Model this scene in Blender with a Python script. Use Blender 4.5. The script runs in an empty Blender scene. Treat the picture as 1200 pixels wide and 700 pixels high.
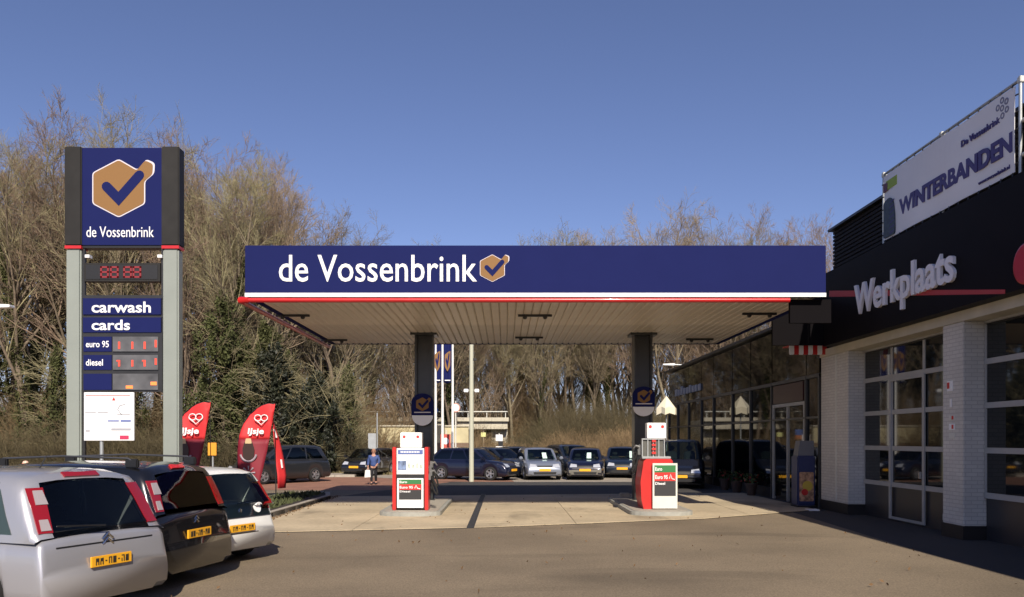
import bpy, bmesh, math, random
import numpy as np
from mathutils import Vector, Matrix
from mathutils.bvhtree import BVHTree
random.seed(7)
S = bpy.context.scene
COL = S.collection
R = math.radians
# ------------------------------------------------------------------ camera
CAMH, F, VX, VY = 1.9, 960.0, 592.0, 515.0
cd = bpy.data.cameras.new('camera'); cam = bpy.data.objects.new('camera', cd); COL.objects.link(cam)
cam.location = (0, 0, CAMH); cam.rotation_euler = (R(90), 0, 0)
cd.sensor_width = 36; cd.lens = 28.8; cd.shift_x = 8/1200; cd.shift_y = 165/1200
cd.clip_start = .1; cd.clip_end = 3000
S.camera = cam
# ------------------------------------------------------------------ light
SUN_AZ, SUN_EL = 9.0, 36.0          # degrees right of straight behind the camera, height
w = bpy.data.worlds.new('World'); S.world = w; w.use_nodes = True
nt = w.node_tree; nt.nodes.clear()
sky = nt.nodes.new('ShaderNodeTexSky'); sky.sky_type = 'NISHITA'; sky.sun_disc = False
sky.sun_elevation = R(SUN_EL); sky.sun_rotation = R(180 - SUN_AZ)
sky.altitude = 0; sky.air_density = 0.8; sky.dust_density = 0.3; sky.ozone_density = 4.6
bg = nt.nodes.new('ShaderNodeBackground'); bg.inputs[1].default_value = 0.085
wo = nt.nodes.new('ShaderNodeOutputWorld')
tint = nt.nodes.new('ShaderNodeVectorMath'); tint.operation = 'MULTIPLY'; tint.inputs[1].default_value = (1.2, .98, 1.04)
nt.links.new(sky.outputs[0], tint.inputs[0]); nt.links.new(tint.outputs[0], bg.inputs[0]); nt.links.new(bg.outputs[0], wo.inputs[0])
sd = bpy.data.lights.new('sun', 'SUN'); sd.energy = 4.6; sd.angle = R(.5); sd.color = (1, .90, .76)
so = bpy.data.objects.new('sun', sd); COL.objects.link(so)
sv = Vector((math.sin(R(SUN_AZ))*math.cos(R(SUN_EL)), -math.cos(R(SUN_AZ))*math.cos(R(SUN_EL)), math.sin(R(SUN_EL))))
so.rotation_euler = sv.to_track_quat('Z', 'Y').to_euler(); so.location = (20, -60, 40)
S.view_settings.view_transform = 'Standard'; S.view_settings.look = 'None'
S.view_settings.exposure = 0.45; S.view_settings.gamma = 1; S.view_settings.use_curve_mapping = False

def px(x, Y): return (x - VX)*Y/F
def pz(y, Y): return CAMH - (y - VY)*Y/F

# ------------------------------------------------------------------ materials
MATS = {}
def mat(name, col, rough=.6, metal=0, spec=.5, noise=0, nscale=8, bump=0, bscale=40, coat=0, emit=None, var=0, noise2=0, n2scale=.4, stain=None):
    if name in MATS: return MATS[name]
    m = bpy.data.materials.new(name); m.use_nodes = True
    t = m.node_tree; b = t.nodes['Principled BSDF']
    b.inputs['Roughness'].default_value = rough; b.inputs['Metallic'].default_value = metal
    b.inputs['Specular IOR Level'].default_value = spec
    if coat: b.inputs['Coat Weight'].default_value = coat; b.inputs['Coat Roughness'].default_value = .04
    b.inputs['Base Color'].default_value = (*col, 1)
    tc = None
    src = None
    def coords():
        nonlocal tc
        if tc is None: tc = t.nodes.new('ShaderNodeTexCoord')
        return tc.outputs['Object']
    if noise or noise2 or var:
        rgb = t.nodes.new('ShaderNodeRGB'); rgb.outputs[0].default_value = (*col, 1); src = rgb.outputs[0]
        def mul(src, fac_out, amt):
            mr = t.nodes.new('ShaderNodeMapRange'); mr.inputs[1].default_value = .25; mr.inputs[2].default_value = .75
            mr.inputs[3].default_value = 1-amt; mr.inputs[4].default_value = 1+amt
            t.links.new(fac_out, mr.inputs[0])
            v = t.nodes.new('ShaderNodeVectorMath'); v.operation = 'SCALE'
            t.links.new(src, v.inputs[0]); t.links.new(mr.outputs[0], v.inputs['Scale'])
            return v.outputs[0]
        for a, s, d in ((noise, nscale, 5), (noise2, n2scale, 3)):
            if a:
                n = t.nodes.new('ShaderNodeTexNoise'); n.inputs['Scale'].default_value = s; n.inputs['Detail'].default_value = d
                t.links.new(coords(), n.inputs['Vector']); src = mul(src, n.outputs[0], a)
        if stain:
            mpg = t.nodes.new('ShaderNodeMapping'); mpg.inputs['Scale'].default_value = stain[2]; t.links.new(coords(), mpg.inputs[0])
            n1 = t.nodes.new('ShaderNodeTexNoise'); n1.inputs['Scale'].default_value = stain[1]; n1.inputs['Detail'].default_value = 4; n1.inputs['Distortion'].default_value = .6
            t.links.new(mpg.outputs[0], n1.inputs['Vector']); m1 = t.nodes.new('ShaderNodeMapRange'); m1.inputs[1].default_value = .56; m1.inputs[2].default_value = .70
            m1.inputs[3].default_value = 1; m1.inputs[4].default_value = 1-stain[0]; t.links.new(n1.outputs[0], m1.inputs[0])
            v1 = t.nodes.new('ShaderNodeVectorMath'); v1.operation = 'SCALE'; t.links.new(src, v1.inputs[0]); t.links.new(m1.outputs[0], v1.inputs['Scale']); src = v1.outputs[0]
        if var:
            oi = t.nodes.new('ShaderNodeObjectInfo')
            hs = t.nodes.new('ShaderNodeMapRange'); hs.inputs[3].default_value = .485; hs.inputs[4].default_value = .515
            t.links.new(oi.outputs['Random'], hs.inputs[0])
            h = t.nodes.new('ShaderNodeHueSaturation'); t.links.new(hs.outputs[0], h.inputs['Hue'])
            mv = t.nodes.new('ShaderNodeMapRange'); mv.inputs[3].default_value = 1-var; mv.inputs[4].default_value = 1+var
            t.links.new(oi.outputs['Random'], mv.inputs[0]); t.links.new(mv.outputs[0], h.inputs['Value'])
            t.links.new(src, h.inputs['Color']); src = h.outputs[0]
        t.links.new(src, b.inputs['Base Color'])
    if bump:
        n = t.nodes.new('ShaderNodeTexNoise'); n.inputs['Scale'].default_value = bscale; n.inputs['Detail'].default_value = 6
        t.links.new(coords(), n.inputs['Vector'])
        bp = t.nodes.new('ShaderNodeBump'); bp.inputs['Strength'].default_value = bump; bp.inputs['Distance'].default_value = .02
        t.links.new(n.outputs[0], bp.inputs['Height']); t.links.new(bp.outputs[0], b.inputs['Normal'])
    if emit:
        b.inputs['Emission Color'].default_value = (*emit[:3], 1); b.inputs['Emission Strength'].default_value = emit[3]
    MATS[name] = m
    return m

def brick_mat(name, c1, c2, mortar, sx, bw, bh, rough=.8, noise=.25, vert=False, bumps=.5, stain=.2):
    m = bpy.data.materials.new(name); m.use_nodes = True; t = m.node_tree; b = t.nodes['Principled BSDF']
    b.inputs['Roughness'].default_value = rough
    tc = t.nodes.new('ShaderNodeTexCoord'); mp = t.nodes.new('ShaderNodeMapping')
    if vert:
        sp_ = t.nodes.new('ShaderNodeSeparateXYZ'); ad = t.nodes.new('ShaderNodeMath'); cb = t.nodes.new('ShaderNodeCombineXYZ')
        t.links.new(tc.outputs['Object'], sp_.inputs[0]); t.links.new(sp_.outputs[0], ad.inputs[0]); t.links.new(sp_.outputs[1], ad.inputs[1])
        t.links.new(ad.outputs[0], cb.inputs[0]); t.links.new(sp_.outputs[2], cb.inputs[1]); t.links.new(cb.outputs[0], mp.inputs[0])
    else: t.links.new(tc.outputs['Object'], mp.inputs[0])
    br = t.nodes.new('ShaderNodeTexBrick'); br.inputs['Scale'].default_value = sx
    br.inputs['Brick Width'].default_value = bw; br.inputs['Row Height'].default_value = bh
    br.inputs['Mortar Size'].default_value = .008; br.inputs['Color1'].default_value = (*c1, 1); br.inputs['Color2'].default_value = (*c2, 1)
    br.inputs['Mortar'].default_value = (*mortar, 1)
    t.links.new(mp.outputs[0], br.inputs[0])
    n = t.nodes.new('ShaderNodeTexNoise'); n.inputs['Scale'].default_value = .8; n.inputs['Detail'].default_value = 6
    t.links.new(tc.outputs['Object'], n.inputs[0])
    mr = t.nodes.new('ShaderNodeMapRange'); mr.inputs[1].default_value = .25; mr.inputs[2].default_value = .75
    mr.inputs[3].default_value = 1-noise; mr.inputs[4].default_value = 1+noise; t.links.new(n.outputs[0], mr.inputs[0])
    v = t.nodes.new('ShaderNodeVectorMath'); v.operation = 'SCALE'
    t.links.new(br.outputs[0], v.inputs[0]); t.links.new(mr.outputs[0], v.inputs['Scale']); t.links.new(v.outputs[0], b.inputs['Base Color'])
    bp = t.nodes.new('ShaderNodeBump'); bp.inputs['Strength'].default_value = bumps; bp.inputs['Distance'].default_value = .01; bp.invert = True
    t.links.new(br.outputs['Fac'], bp.inputs['Height']); t.links.new(bp.outputs[0], b.inputs['Normal'])
    MATS[name] = m
    return m

# palette
BLUE = mat('sign_blue', (.0135, .018, .088), .8, spec=.04, noise=.03, nscale=2)
WHITE = mat('sign_white', (.82, .82, .82), .4)
GOLD = mat('logo_gold', (.235, .125, .047), .6, spec=.2)
LOGOEDGE = mat('logo_edge', (.62, .58, .62), .45)
RED = mat('gloss_red', (.50, .018, .018), .3, coat=.3, noise=.08, nscale=3)
POST = mat('post_grey', (.235, .26, .235), .5, noise=.06, nscale=2)
DARK = mat('dark_metal', (.022, .022, .023), .4, noise=.2, nscale=5)
BLACK = mat('black_plastic', (.012, .012, .013), .45)
CAP = mat('cap_charcoal', (.022, .021, .020), .55, spec=.2, noise=.2, nscale=3)
GLASS = mat('dark_glass', (.006, .008, .009), .03, spec=.6)
def tinted(name, col):
    m = bpy.data.materials.new(name); m.use_nodes = True; t = m.node_tree; t.nodes.clear()
    o = t.nodes.new('ShaderNodeOutputMaterial'); mx = t.nodes.new('ShaderNodeMixShader'); gl = t.nodes.new('ShaderNodeBsdfGlossy'); tr = t.nodes.new('ShaderNodeBsdfTransparent'); fr = t.nodes.new('ShaderNodeFresnel')
    fr.inputs[0].default_value = 1.5; gl.inputs['Roughness'].default_value = .03; tr.inputs[0].default_value = (*col, 1)
    t.links.new(fr.outputs[0], mx.inputs[0]); t.links.new(tr.outputs[0], mx.inputs[1]); t.links.new(gl.outputs[0], mx.inputs[2]); t.links.new(mx.outputs[0], o.inputs[0]); MATS[name] = m; return m
CARGLASS = tinted('car_glass', (.42, .52, .50))
SHOPGLASS = mat('shop_glass', (.003, .0035, .0035), .03, spec=.38)
CHROME = mat('chrome', (.6, .6, .6), .15, metal=1)
RUBBER = mat('tyre_rubber', (.012, .012, .012), .85)
RIM = mat('alloy_rim', (.45, .46, .48), .3, metal=.8)
PLATE = mat('plate_yellow', (.80, .40, .02), .4)
PLATEINK = mat('plate_ink', (.03, .025, .02), .5)
LAMPCLEAR = mat('lamp_clear', (.75, .77, .8), .08, metal=.5, coat=1)
LAMPRED = mat('lamp_red', (.26, .007, .01), .1, coat=1)
LAMPFROST = mat('lamp_frosted', (.34, .30, .31), .12, coat=.6)
GALV = mat('galvanised', (.42, .44, .44), .4, metal=.5, noise=.1, nscale=6)
PALE = mat('pale_paint', (.62, .62, .56), .5, noise=.08, nscale=3)
PAPER = mat('price_card', (.55, .72, .66), .6)

# ------------------------------------------------------------------ mesh helper
class MB:
    def __init__(s): s.v = []; s.f = []
    def add(s, vs, fs):
        n = len(s.v); s.v += [tuple(p) for p in vs]; s.f += [tuple(i+n for i in f) for f in fs]; return s
    def box(s, x0, x1, y0, y1, z0, z1, bev=0):
        if bev <= 0:
            return s.add([(x0,y0,z0),(x1,y0,z0),(x1,y1,z0),(x0,y1,z0),(x0,y0,z1),(x1,y0,z1),(x1,y1,z1),(x0,y1,z1)],
                         [(3,2,1,0),(4,5,6,7),(0,1,5,4),(1,2,6,5),(2,3,7,6),(3,0,4,7)])
        bm = bmesh.new(); bmesh.ops.create_cube(bm, size=1)
        for v in bm.verts: v.co = Vector((x0+(v.co.x+.5)*(x1-x0), y0+(v.co.y+.5)*(y1-y0), z0+(v.co.z+.5)*(z1-z0)))
        bmesh.ops.bevel(bm, geom=bm.edges[:], offset=bev, segments=2, affect='EDGES')
        bm.verts.index_update(); s.add([v.co for v in bm.verts], [[v.index for v in f.verts] for f in bm.faces]); bm.free(); return s
    def prism(s, pts, y0, y1):      # outline in (x,z), counter-clockwise seen from -Y, solid between y0 (front) and y1
        n = len(pts)
        vs = [(x, y0, z) for x, z in pts] + [(x, y1, z) for x, z in pts]
        fs = [tuple(range(n)), tuple(reversed(range(n, 2*n)))] + [(i, i+n, (i+1)%n+n, (i+1)%n) for i in range(n)]
        return s.add(vs, fs)
    def slab(s, pts, z0, z1):       # outline in (x,y), ccw from above
        n = len(pts)
        vs = [(x, y, z1) for x, y in pts] + [(x, y, z0) for x, y in pts]
        fs = [tuple(range(n)), tuple(reversed(range(n, 2*n)))] + [(i, i+n, (i+1)%n+n, (i+1)%n) for i in range(n)]
        return s.add(vs, fs)
    def tube(s, pts, rad, n=8, cap=True):
        pts = [Vector(p) for p in pts]; k = len(pts)
        rad = rad if isinstance(rad, (list, tuple)) else [rad]*k
        base = len(s.v); rings = []
        for i, p in enumerate(pts):
            d = (pts[min(i+1, k-1)] - pts[max(i-1, 0)]).normalized()
            a = d.cross(Vector((0, 0, 1)))
            if a.length < .1: a = d.cross(Vector((1, 0, 0)))
            a.normalize(); b = d.cross(a)
            for j in range(n):
                t = 2*math.pi*j/n; s.v.append(tuple(p + (a*math.cos(t) + b*math.sin(t))*rad[i]))
        for i in range(k-1):
            for j in range(n):
                q = base+i*n; s.f.append((q+j, q+(j+1)%n, q+n+(j+1)%n, q+n+j))
        if cap: s.f.append(tuple(base+j for j in reversed(range(n)))); s.f.append(tuple(base+(k-1)*n+j for j in range(n)))
        return s
    def lathe(s, prof, n=24, c=(0, 0, 0), axis='z', closed=False):
        base = len(s.v); k = len(prof)
        for r, h in prof:
            for j in range(n):
                t = 2*math.pi*j/n; a, b = r*math.cos(t), r*math.sin(t)
                p = (a, b, h) if axis == 'z' else ((a, h, b) if axis == 'y' else (h, a, b))
                s.v.append((c[0]+p[0], c[1]+p[1], c[2]+p[2]))
        for i in range(k-1):
            for j in range(n): q = base+i*n; s.f.append((q+j, q+(j+1)%n, q+n+(j+1)%n, q+n+j))
        if closed:
            for j in range(n): s.f.append((base+(k-1)*n+j, base+(k-1)*n+(j+1)%n, base+(j+1)%n, base+j))
            return s
        s.f.append(tuple(base+j for j in reversed(range(n)))); s.f.append(tuple(base+(k-1)*n+j for j in range(n)))
        return s
    def mesh(s, name, m, smooth=False, fix=True):
        me = bpy.data.meshes.new(name); me.from_pydata(s.v, [], s.f); me.update()
        if fix:
            bm = bmesh.new(); bm.from_mesh(me); bmesh.ops.recalc_face_normals(bm, faces=bm.faces[:]); bm.to_mesh(me); bm.free()
        if m: me.materials.append(m)
        if smooth:
            me.shade_smooth()
            if smooth != 'all':
                try: me.set_sharp_from_angle(angle=R(40))
                except Exception: pass
        return me
    def build(s, name, m, parent=None, world=False, smooth=False, fix=True, **tags):
        if world and parent is not None:
            inv = parent.matrix_basis.inverted() if parent.parent is None else (parent.parent.matrix_basis @ parent.matrix_basis).inverted()
            s.v = [tuple(inv @ Vector(p)) for p in s.v]
        o = bpy.data.objects.new(name, s.mesh(name, m, smooth, fix)); COL.objects.link(o)
        if parent is not None: o.parent = parent
        for k, v in tags.items(): o[k] = v
        return o

def thing(name, label, cat, loc=(0, 0, 0), rz=0, group=None):
    o = bpy.data.objects.new(name, None); COL.objects.link(o); o.empty_display_size = .2
    o.location = loc; o.rotation_euler = (0, 0, R(rz)); o['label'] = label; o['category'] = cat
    if group: o['group'] = group
    return o
def tag(o, label, cat, group=None):
    o['label'] = label; o['category'] = cat
    if group: o['group'] = group
    return o
def structure(o): o['kind'] = 'structure'; return o
def kids(o): return [c for c in bpy.data.objects if c.parent == o]
def dup(o, parent=None, loc=None, rz=None, label=None, scale=None, chs=None):
    c = o.copy(); COL.objects.link(c)
    if parent is not None: c.parent = parent
    if loc is not None: c.location = loc
    if rz is not None: c.rotation_euler = (0, 0, R(rz))
    if scale is not None: c.scale = scale if hasattr(scale, '__len__') else (scale,)*3
    if label: c['label'] = label
    for ch in kids(o): dup(ch, c)
    return c
def instance(name, me, parent=None, loc=(0, 0, 0)):
    o = bpy.data.objects.new(name, me); COL.objects.link(o); o.parent = parent; o.location = loc; return o

def text_mb(s, x0, x1, z0, z1, y, depth=.01, bold=0, shear=0, keepaspect=False, align_h=True):
    """lettering fitted to a box in the (x,z) plane, front at y, body behind it"""
    cu = bpy.data.curves.new('lettering', 'FONT'); cu.body = s; cu.size = 1; cu.extrude = .001; cu.offset = bold; cu.shear = shear
    cu.resolution_u = 3
    ob = bpy.data.objects.new('lettering', cu); COL.objects.link(ob)
    dg = bpy.context.evaluated_depsgraph_get(); me = bpy.data.meshes.new_from_object(ob.evaluated_get(dg))
    xs = [v.co.x for v in me.vertices]; ys = [v.co.y for v in me.vertices]; ax, bx, ay, by = min(xs), max(xs), min(ys), max(ys)
    mb = MB(); sx = (x1-x0)/(bx-ax); sz = (z1-z0)/(by-ay)
    mb.v = [(x0+(v.co.x-ax)*sx, y + (0 if v.co.z > 0 else depth), z0+(v.co.y-ay)*sz) for v in me.vertices]
    mb.f = [tuple(p.vertices) for p in me.polygons]
    bpy.data.objects.remove(ob); bpy.data.curves.remove(cu); bpy.data.meshes.remove(me)
    return mb

def thick_line(pts, r, n=8):
    """outline of a thick polyline with round ends (simple L or V shapes)"""
    L, Rr = [], []
    P = [Vector(p) for p in pts]
    for i in range(len(P)):
        d0 = (P[i]-P[i-1]).normalized() if i else (P[1]-P[0]).normalized()
        d1 = (P[i+1]-P[i]).normalized() if i < len(P)-1 else d0
        d = (d0+d1).normalized(); nrm = Vector((-d.y, d.x)); k = r/max(.35, nrm.dot(Vector((-d0.y, d0.x))))
        L.append(P[i]+nrm*k); Rr.append(P[i]-nrm*k)
    out = list(Rr)
    d = (P[-1]-P[-2]).normalized(); a0 = math.atan2(-d.x, d.y)  # angle of right normal
    a0 = math.atan2((-Vector((-d.y, d.x))).y, (-Vector((-d.y, d.x))).x)
    for k in range(1, n): out.append(P[-1]+Vector((math.cos(a0+math.pi*k/n), math.sin(a0+math.pi*k/n)))*r)
    out += list(reversed(L))
    d = (P[1]-P[0]).normalized(); nl = Vector((-d.y, d.x)); a1 = math.atan2(nl.y, nl.x)
    for k in range(1, n): out.append(P[0]+Vector((math.cos(a1+math.pi*k/n), math.sin(a1+math.pi*k/n)))*r)
    return [(p.x, p.y) for p in out]
def rounded(pts, r, n=4):
    out = []; P = [Vector(p) for p in pts]
    for i in range(len(P)):
        a, b, c = P[i-1], P[i], P[(i+1) % len(P)]
        p, q = b+(a-b).normalized()*r, b+(c-b).normalized()*r
        for k in range(n+1):
            t = k/n; out.append(tuple((1-t)**2*p+2*t*(1-t)*b+t*t*q))
    return out
def logo(parent, cx, cz, h, y, edge=True):
    """hexagon with tick, h = half height, front face around y (facing -Y)"""
    hexa = [(0, -1), (.9, -.53), (.9, .24), (1.2, .50), (1.22, .86), (.94, .99), (.64, .63), (0, 1.0), (-.9, .53), (-.9, -.53)]
    hx = rounded(hexa, .09, 3)
    if edge:
        big = rounded([(x*1.045+.01*(x > 1), z*1.045) for x, z in hexa], .1, 3)
        MB().prism([(cx+x*h, cz+z*h) for x, z in big], y-.004, y+.004).build('emblem_edge', LOGOEDGE, parent)
    MB().prism([(cx+x*h, cz+z*h) for x, z in hx], y-.009, y+.004).build('emblem', GOLD, parent)
    tk = thick_line([(-.43, .06), (0, -.38), (.74, .46)], .17, 6)
    MB().prism([(cx+x*h, cz+z*h) for x, z in tk], y-.014, y+.004).build('tick', BLUE, parent)
# ================================================================== SETTING: ground, roads
GRASS = mat('verge_ground', (.085, .07, .04), .95, noise=.4, nscale=3, noise2=.3, n2scale=.15, bump=.6, bscale=6)
ASPH = mat('forecourt_asphalt', (.200, .156, .104), .85, noise=.4, nscale=45, noise2=.28, n2scale=.35, stain=(.3, .55, (.35, 1.3, 1)), bump=.5, bscale=90)
ASPHSHADE = mat('shade_dark_asphalt', (.05, .047, .045), .85, noise=.2, nscale=40, noise2=.2, n2scale=.3, bump=.4, bscale=90)  # extra dark asphalt, shade put into the base colour
CONC = mat('concrete_pad', (.45, .37, .25), .8, noise=.14, nscale=14, noise2=.24, n2scale=.5, stain=(.35, .9, (1, .45, 1)), bump=.25, bscale=40)
KERB = mat('kerb_concrete', (.34, .31, .26), .8, noise=.15, nscale=8, bump=.3)
SOIL = mat('planting_soil', (.03, .025, .02), .95, noise=.3, nscale=10, bump=.8, bscale=20)
PAVE = brick_mat('brick_road', (.33, .155, .095), (.26, .12, .08), (.16, .12, .09), 1, .21, .105, noise=.2)
PAVEL = brick_mat('pavement_tiles', (.36, .31, .25), (.31, .27, .22), (.2, .18, .15), 1, .3, .3, noise=.15)

def sheet(name, pts, z, m, parent=None):
    mb = MB(); mb.add([(x, y, z) for x, y in pts], [tuple(range(len(pts)))]); return structure(mb.build(name, m, parent, fix=False))
# one big ground sheet with a gentle rise far off
mb = MB(); N = 60
gx = [-700, -300, -150, -80, -50, -30, -15, 0, 15, 30, 50, 80, 150, 300, 700]; gy = [-300, -60, 0, 20, 40, 48, 52, 58, 66, 74, 82, 100, 160, 300, 900]
def gz(x, y):
    return 0.0
for y in gy:
    for x in gx: mb.v.append((x, y, gz(x, y)))
for j in range(len(gy)-1):
    for i in range(len(gx)-1):
        a = j*len(gx)+i; mb.f.append((a, a+1, a+1+len(gx), a+len(gx)))
structure(mb.build('ground', GRASS, fix=False))
sheet('forecourt', [(-45, -20), (40, -20), (40, 30.5), (-45, 30.5)], .006, ASPH)
sheet('road', [(-140, 30.5), (6, 30.5), (6, 41), (-140, 41)], .010, PAVE)
sheet('shade_dark_lane', [(-5.6, 26.8), (9, 26.8), (9, 36.2), (-2.4, 36.2)], .014, ASPHSHADE)  # asphalt darkened in its colour to deepen the canopy shadow
sheet('building_shade_strip', [(7.0, -6), (9.3, -6), (9.3, 26.8), (7.8, 26.8), (7.0, 14)], .0085, ASPHSHADE)  # added dark sheet, its colour stands in for the building's shade
sheet('car_park', [(-2.2, 36.2), (40, 36.2), (40, 56), (-7, 56), (-7, 41)], .018, PAVEL)
sheet('brick_apron', [(-3.2, 36.25), (0.4, 36.25), (0.2, 39.3), (-3.6, 39.8)], .022, PAVE)
# pavement beyond the road at left
mb = MB(); mb.box(-140, -7.6, 41, 43.2, 0, .12); pav = structure(mb.build('pavement', PAVEL))
for i in range(46):
    k = MB().box(-.49, .49, 0, .12, 0, .124, .01)
    if i == 0: km = k.mesh('kerbstone', KERB)
    instance('kerbstone', km, pav, (-53+i*1.0, 40.88, .004))
# concrete pad in slabs
padp = [(-5.5, 16.4), (-.4, 17.5), (4.7, 19.4), (8.3, 21.8), (8.3, 28.6), (-5.5, 26.8)]
def clip(poly, a, b, c):      # keep a*x+b*y<=c
    out = []
    for i in range(len(poly)):
        p, q = poly[i-1], poly[i]; dp, dq = a*p[0]+b*p[1]-c, a*q[0]+b*q[1]-c
        if (dp < 0) != (dq < 0):
            t = dp/(dp-dq); out.append((p[0]+t*(q[0]-p[0]), p[1]+t*(q[1]-p[1])))
        if dq < 0 or dq == 0: out.append(q)
    return out
pad = structure(MB().slab(padp, .008, .020).build('concrete_pad', DARK))
def slabs(x0, x1, nx, gap=.012):
    for i in range(nx):
        a, b = x0+(x1-x0)*i/nx+gap/2, x0+(x1-x0)*(i+1)/nx-gap/2
        for j in range(6):
            c, d = 16.2+j*2.2+gap/2, 16.2+(j+1)*2.2-gap/2
            p = clip(clip(clip(clip(padp, -1, 0, -a), 1, 0, b), 0, -1, -c), 0, 1, d)
            if len(p) > 2: MB().slab(p, .010, .034+random.uniform(-.002, .002)).build('concrete_slab', CONC, pad)
slabs(-5.5, -.815, 2); slabs(-.665, 8.3, 4)
dr = tag(MB().box(-.81, -.67, 17.5, 28, .012, .03).build('drain_channel', DARK), 'long dark metal drain channel crossing the pale concrete between the pumps', 'drain')
for i in range(52): 
    if i == 0: gm = MB().box(-.06, .06, -.035, .035, 0, .008).mesh('grate_bar', mat('iron', (.05, .05, .05), .5, metal=.6))
    instance('grate_bar', gm, dr, (-.74, 17.62+i*.2, .028))
# flag verge, kerbed
def kerbed(name, pts, hgt, m, label=None):
    o = structure(MB().slab(pts, 0, hgt-.02).build(name, m))
    n = len(pts)
    for i in range(n):
        a, b = Vector(pts[i]), Vector(pts[(i+1) % n]); L = (b-a).length; k = max(1, round(L/1.0)); d = (b-a).normalized(); nr = Vector((-d.y, d.x))
        for j in range(k):
            p, q = a+d*(L*j/k+.005), a+d*(L*(j+1)/k-.005)
            MB().slab([tuple(p), tuple(q), tuple(q+nr*.15), tuple(p+nr*.15)], 0, hgt+random.uniform(-.003, .003)).build('kerbstone', KERB, o)
    return o
kerbed('flag_verge', [(-7.4, 16.8), (-5.75, 16.0), (-5.55, 26.0), (-5.9, 27.6), (-6.6, 28.0), (-7.4, 27.4)], .13, SOIL)
kerbed('far_verge', [(-36, 27.2), (-9.4, 27.2), (-9.4, 28.6), (-36, 28.6)], .12, SOIL)

# ================================================================== BRIDGE + WALL far behind
BR = mat('bridge_concrete', (.50, .46, .36), .8, noise=.15, nscale=1.5)
YW = mat('cream_wall', (.50, .44, .27), .85, noise=.2, nscale=1.2, noise2=.15)
BRB = brick_mat('brown_brick', (.20, .13, .08), (.16, .10, .07), (.2, .17, .13), 1, .4, .15, vert=(R(90), 0, 0))
b = thing('railway_bridge', 'pale concrete railway bridge deck with railing over a dark underpass beyond the flagpoles', 'bridge', (-9, 70, 0))
MB().box(-14.5, .2, 70, 76, pz(503, 70), pz(492, 70)).build('deck', BR, b, True)
MB().box(-14.6, .3, 69.7, 70.3, pz(494, 70), pz(489.5, 70)).build('parapet', BR, b, True)
mb = MB(); mb.box(-14.5, .2, 69.9, 69.96, pz(483, 70), pz(482, 70))
mb.build('handrail', PALE, b, True)
for i in range(10): MB().box(-14.4+i*1.6, -14.34+i*1.6, 69.98, 70.04, pz(490, 70), pz(482.2, 70)).build('railing_post', PALE, b, True)
MB().box(-1.2, .2, 71, 75, 0, pz(503, 70)).build('pier', BR, b, True)
MB().box(-14.2, -12.8, 71, 75, 0, pz(503, 70)).build('pier', BR, b, True)
MB().box(-12.8, -1.2, 75.5, 75.8, 0, pz(503, 70)).build('back_wall', BRB, b, True)
t = thing('garden_wall', 'long cream wall with brown brick lower part behind the walking person', 'wall', (-9, 52, 0))
MB().box(px(414, 52), px(549, 52), 52.0, 52.3, pz(519, 52), pz(500, 52)).build('rendered_band', YW, t, True)
MB().box(px(414, 52)-.02, px(549, 52)+.02, 51.97, 52.33, 0, pz(519, 52)).build('brick_base', BRB, t, True)
MB().box(px(414, 52)-.05, px(549, 52)+.05, 51.9, 52.4, pz(500, 52), pz(498.6, 52)).build('coping', BR, t, True)
# embankment right of the bridge
LITTER = mat('leaf_litter', (.11, .08, .045), .95, noise=.5, nscale=2.5, noise2=.3, n2scale=.3, bump=.8, bscale=5)
mb = MB(); X = np.linspace(-120, 120, 97)
prof = [(57, -.05), (60, .5), (64, 1.3), (68, 2.1), (72, 2.6), (77, 2.8), (84, 2.5), (92, -.05)]
for (y, z) in prof:
    for i, x in enumerate(X):
        f = min(1, max(0, (x-.5)/5)) if x > -8 else min(1, max(0, (-16-x)/6))
        mb.v.append((x, y+.6*math.sin(x*.35)+.2*math.sin(x*1.7), -.05+(z+.05)*f*(1+.12*math.sin(x*.5+y))))
for j in range(len(prof)-1):
    for i in range(len(X)-1):
        a = j*len(X)+i; mb.f.append((a, a+1, a+1+len(X), a+len(X)))
structure(mb.build('embankment', LITTER, smooth='all', fix=False))
def emb_z(x, y):
    f = min(1, max(0, (x-.5)/5)) if x > -8 else min(1, max(0, (-16-x)/6))
    z = float(np.interp(y, [p[0] for p in prof], [p[1] for p in prof], left=0, right=0)); return max(0, z*f)

# ================================================================== CANOPY
CX0, CX1, CY0, CY1, CZ0, CZ1 = px(287, 17.7), px(968, 17.7), 17.7, 26.6, 4.98, 6.09
can = thing('filling_station_canopy', 'large flat blue fascia canopy with ribbed underside on two dark columns over the pumps', 'canopy', (.6, 22, 0))
FB = [('front', CX0, CX1, CY0, CY0+.12), ('back', CX0, CX1, CY1-.12, CY1), ]
MB().box(CX0, CX1, CY0, CY0+.12, CZ0, CZ1, .01).build('front_fascia', BLUE, can, True)
MB().box(CX0, CX1, CY1-.12, CY1, CZ0, 5.2).build('back_fascia', BLUE, can, True)
MB().box(CX0, CX0+.12, CY0+.122, CY1-.122, CZ0, 5.2).build('side_fascia', BLUE, can, True)
MB().box(CX1-.12, CX1, CY0+.122, CY1-.122, CZ0, 5.2).build('side_fascia', BLUE, can, True)
MB().box(CX0+.125, CX1-.125, CY0+.125, CY1-.125, CZ0+.1, CZ0+.17).build('roof_deck', CAP, can, True)
MB().box(CX0-.002, CX1+.002, CY0-.006, CY0+.02, pz(348, CY0), pz(343.4, CY0)).build('white_stripe', WHITE, can, True)
mb = MB(); z = pz(352.5, 17.7)
mb.tube([(CX0-.09, CY1+.02, z), (CX0-.1, CY0+.15, z), (CX0-.07, CY0-.03, z), (CX0+.1, CY0-.07, z)], [.05, .055, .085, .06], 12)
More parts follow.
